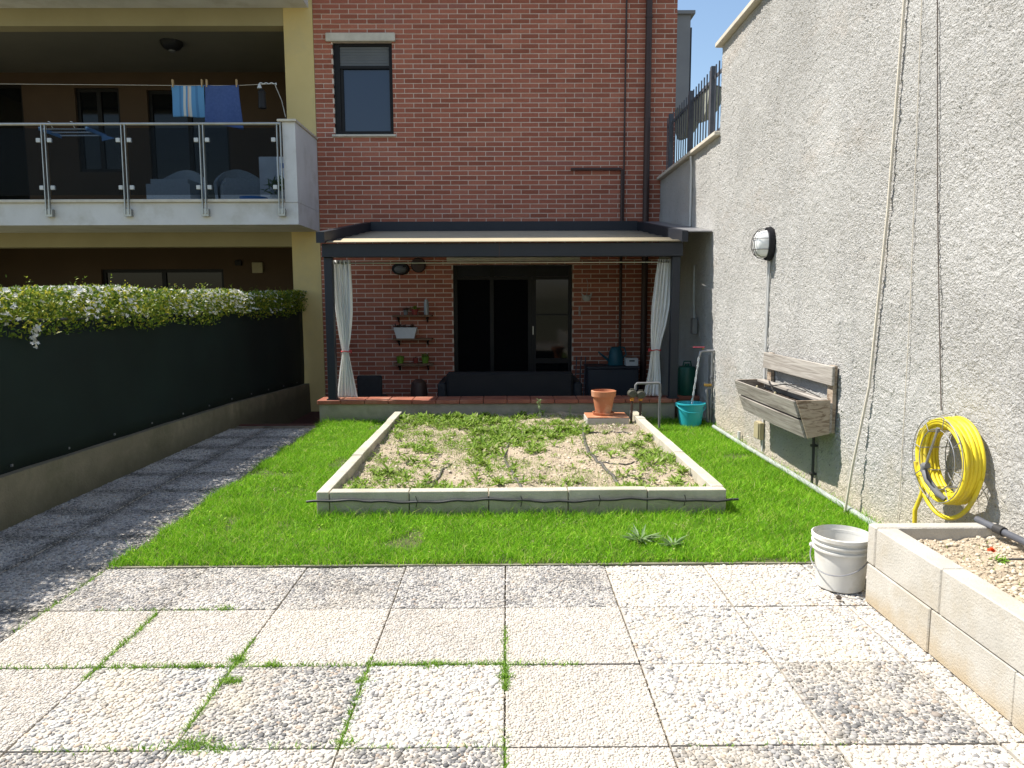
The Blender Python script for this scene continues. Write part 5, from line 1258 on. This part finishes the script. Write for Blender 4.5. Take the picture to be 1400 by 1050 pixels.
    wb = thing('white_crate', 'small white box with a slot on the storage chest', 'box', (1.88, 11.0, .453))
    MB().box(1.79, 1.975, 10.93, 11.1, .454, .57, .006).build('body', 'white_clean', wb); MB().box(1.84, 1.92, 10.926, 10.932, .52, .54).build('slot', 'lamp_black', wb)
    bd = thing('bird_ornament', 'pale hanging bird ornament on the porch bricks beside the door', 'ornament', (1.25, 11.46, 1.45))
    MB().lathe([(0, 1.42), (.05, 1.43), (.065, 1.47), (.04, 1.51), (0, 1.52)], (1.25, 11.46, 0), 14, sy=.5).build('body', 'bird_white', bd, True)
    for sx in (-1, 1): MB().prism([(1.25 + sx * .03, 1.5), (1.25 + sx * .09, 1.56), (1.25 + sx * .06, 1.46)], 'Y', 11.455, 11.465).build('wing', 'bird_white', bd)
    MB().tube([(1.25, 11.46, 1.52), (1.27, 11.47, 1.68), (1.25, 11.48, 1.76), (1.26, 11.495, 1.78)], .004, 5).build('cord', 'bird_white', bd, True)
    th = thing('wall_thermometer', 'narrow pale thermometer on the porch bricks beside the door', 'thermometer', (1.14, 11.48, 1.2))
    MB().box(1.13, 1.158, 11.478, 11.497, 1.19, 1.34, .004).build('plate', 'bird_white', th); MB().tube([(1.144, 11.474, 1.21), (1.144, 11.474, 1.32)], .003, 5).build('tube', 'pot_red', th, True)
    fp = thing('folded_clothes_rack', 'folded dark metal rack leaning on the porch bricks by the chest', 'rack', (1.13, 11.3, FLOOR))
    for dx in (-.1, -.03, .04): MB().tube([(1.13 + dx, 11.15, FLOOR + .005), (1.2 + dx, 11.46, .55)], .009, 6).build('bar', 'iron_grey', fp, True)
    for z in (-.1, .3): MB().tube([(1.05 + z * .1, 11.27 + z * .3, z), (1.2 + z * .1, 11.27 + z * .3, z)], .007, 6).build('crossbar', 'iron_grey', fp, True)
build_porch_things()

# ------------------------------------------------------------------ things on the neighbours' balcony
BFL = 2.845
def build_balcony_things():
    ln = thing('clothes_line', 'thin washing line across the balcony loggia', 'washing line', (-4.5, 11.05, 4.55))
    MB().tube([(-10.1, 11.05, 4.60), (-6.4, 11.05, 4.565), (-4.8, 11.05, 4.548), (-3.9, 11.05, 4.545), (PXI, 11.05, 4.57)], .003, 5).build('cord', 'rope', ln, True)
    def cloth(name, label, x0, x1, z1, zb0, zb1, mat, taper=0, seed=1):
        t = thing(name, label, name.split('_')[-1] if name != 'denim_shorts' else 'shorts', ((x0 + x1) / 2, 11.05, zb0), 'laundry on the balcony line')
        V = []; nu, nv = 24, 26; r = random.Random(seed); ph = r.uniform(0, 6)
        for j in range(nv + 1):
            v = j / nv
            for i in range(nu + 1):
                u = i / nu; zl = zb0 + (zb1 - zb0) * u
                sag = .012 * math.sin(math.pi * u) * (1 - v)
                V.append((x0 + (x1 - x0) * u + taper * v * (u - .35) * .5, 11.05 - .012 + .018 * math.sin(9 * u + ph) * (.35 + v) + .01 * math.sin(5 * v + 3 * u), z1 - sag - (z1 - zl) * v))
        b = MB().add(V, [(j * (nu + 1) + i, j * (nu + 1) + i + 1, (j + 1) * (nu + 1) + i + 1, (j + 1) * (nu + 1) + i) for j in range(nv) for i in range(nu)])
        o = b.build('fabric', mat, t, True); m = o.modifiers.new('thick', 'SOLIDIFY'); m.thickness = .012
        for x in (x0 + .025, x1 - .025): MB().box(x - .008, x + .008, 11.02, 11.065, z1 - .03, z1 + .075).build('peg', 'peg_wood', t)
    cloth('striped_towel', 'blue and white striped towel pegged on the balcony line', -4.83, -4.36, 4.55, 4.11, 4.10, 'towel_striped', .0, 1)
    cloth('denim_shorts', 'plain blue cloth pegged on the balcony line beside the striped towel', -4.34, -3.86, 4.55, 4.02, 3.93, 'denim', .12, 2)
    k = thing('hanging_bottle', 'small black lantern hanging from a twisted white cord on the balcony', 'lantern', (-3.53, 11.1, 4.22))
    MB().lathe([(0, 4.22), (.055, 4.225), (.058, 4.25), (.05, 4.42), (.06, 4.45), (.02, 4.50), (0, 4.505)], (-3.53, 11.05, 0), 16).build('body', 'lamp_black', k, True)
    MB().lathe([(0, 4.50), (.035, 4.505), (.012, 4.57), (0, 4.572)], (-3.56, 11.05, 0), 12).build('cap', 'white_clean', k, True)
    MB().tube([(-3.56 + .016 * i, 11.05, 4.575 + .008 * math.sin(i * 1.3)) for i in range(16)] + [(-3.318, 11.05, 4.55)], .007, 6).build('cord', 'white_clean', k, True)
    MB().tube([(-3.34, 11.06, 4.56), (-3.322, 11.3, 4.4), (-3.318, 11.45, 4.2)], .006, 6).build('cord', 'white_clean', k, True)
    l = thing('ceiling_lamp', 'dark dome lamp on the balcony loggia ceiling', 'ceiling lamp', (-5.38, 12.4, 5.45))
    MB().lathe([(0, 5.46), (.06, 5.465), (.13, 5.50), (.165, 5.55), (.175, 5.598), (0, 5.599)], (-5.38, 12.4, 0), 24).build('shade', 'lamp_black', l, True)
    MB().lathe([(0, 5.435), (.05, 5.445), (.055, 5.464), (0, 5.464)], (-5.38, 12.4, 0), 16).build('diffuser', 'shutter_grey', l, True)
    r = thing('drying_rack', 'white and blue drying rack hooked over the balcony glass', 'drying rack', (-6.0, 10.8, 3.8))
    for y in (10.42, 10.62, 10.82): MB().tube([(-6.36, y, 3.80), (-5.72, y, 3.80)], .009, 6).build('bar', 'white_clean', r, True)
    for x in (-6.36, -5.72): MB().box(x - .012, x + .012, 10.36, 10.86, 3.77, 3.82, .003).build('side_arm', 'rack_blue', r)
    MB().prism([(-5.70, 3.79), (-5.52, 3.74), (-5.70, 3.70)], 'Y', 10.7, 10.72).build('brace', 'rack_blue', r)
    for x in (-6.2, -5.9): MB().tube([(x, 10.42, 3.80), (x, 10.36, 3.845), (x, 10.345, 3.88), (x, 10.31, 3.875)], .006, 6).build('hook', 'white_clean', r, True)
    for i, (x, y, rot, lab) in enumerate(((-5.1, 11.7, 0, 'grey wicker armchair on the balcony behind the middle glass panes'), (-4.1, 11.7, .5, 'grey wicker armchair on the balcony turned towards the white parapet'))):
        t = thing('wicker_armchair', lab, 'armchair', (x, y, BFL), 'wicker armchairs on the balcony')
        ca, sa = math.cos(rot), math.sin(rot)
        def P(px, py, pz): return (x + px * ca - py * sa, y + px * sa + py * ca, BFL + pz)
        def bx(x0, x1, y0, y1, z0, z1): return [P(x0, y0, z0), P(x1, y0, z0), P(x1, y1, z0), P(x0, y1, z0)], [P(x0, y0, z1), P(x1, y0, z1), P(x1, y1, z1), P(x0, y1, z1)]
        MB().hexa(*bx(-.33, .33, -.35, .3, .05, .36)).build('seat', 'wicker_grey', t)
        MB().hexa(*bx(-.28, .28, -.3, .2, .362, .44)).build('cushion', 'wicker_grey', t)
        b = MB(); n = 20; V = []
        for q in range(n + 1):
            a = math.pi * q / n; hh = .38 + .30 * math.sin(a) ** 1.5
            for rr_, zz in ((.36, .1), (.38, hh), (.42, hh), (.40, .1)): V.append(P(rr_ * math.cos(a), rr_ * math.sin(a) * .95 - .02, zz))
        b.add(V, [(q * 4 + e, q * 4 + (e + 1) % 4, q * 4 + 4 + (e + 1) % 4, q * 4 + 4 + e) for q in range(n) for e in range(4)] + [(3, 2, 1, 0), (n * 4, n * 4 + 1, n * 4 + 2, n * 4 + 3)])
        b.build('backrest', 'wicker_grey', t, True)
        for px in (-.28, .24):
            for py in (-.3, .22): MB().hexa(*bx(px, px + .04, py, py + .04, .0, .05)).build('leg', 'lamp_black', t)
    p = thing('balcony_plant', 'leafy potted plant on the balcony by the white parapet', 'plant', (-3.35, 11.1, BFL))
    MB().lathe([(0, BFL), (.10, BFL), (.13, BFL + .22), (.115, BFL + .22), (.1, BFL + .18), (0, BFL + .18)], (-3.35, 11.1, 0), 20).build('pot', 'wicker_grey', p, True)
    n = 90; d = np.c_[rng.normal(0, .8, (n, 2)), rng.normal(.5, .6, n)]
    V, F = leaves(np.tile([-3.35, 11.1, BFL + .22], (n, 1)) + rng.normal(0, .05, (n, 3)), d, np.c_[-d[:, :2], np.ones(n)], rng.uniform(.1, .26, n), np.full(n, .03)); tri_mesh('leaves', V, F, 'weed_pale', p, 'stuff')
    b = thing('pale_cabinet', 'pale blue-white box on the balcony behind the potted plant', 'cabinet', (-3.45, 11.6, BFL))
    MB().box(-3.75, -3.32, 11.45, 11.8, BFL, 3.62, .01).build('body', 'white_clean', b); MB().box(-3.42, -3.36, 11.443, 11.452, 3.45, 3.52).build('socket', 'blue_plastic', b)
    b = thing('blue_basin', 'low blue basin on the balcony floor by the armchair', 'basin', (-3.72, 10.95, BFL))
    MB().lathe([(0, BFL), (.17, BFL), (.2, BFL + .1), (.19, BFL + .1), (.16, BFL + .02), (0, BFL + .02)], (-3.68, 10.95, 0), 24).build('shell', 'blue_plastic', b, True)
PXI = -3.312
build_balcony_things()
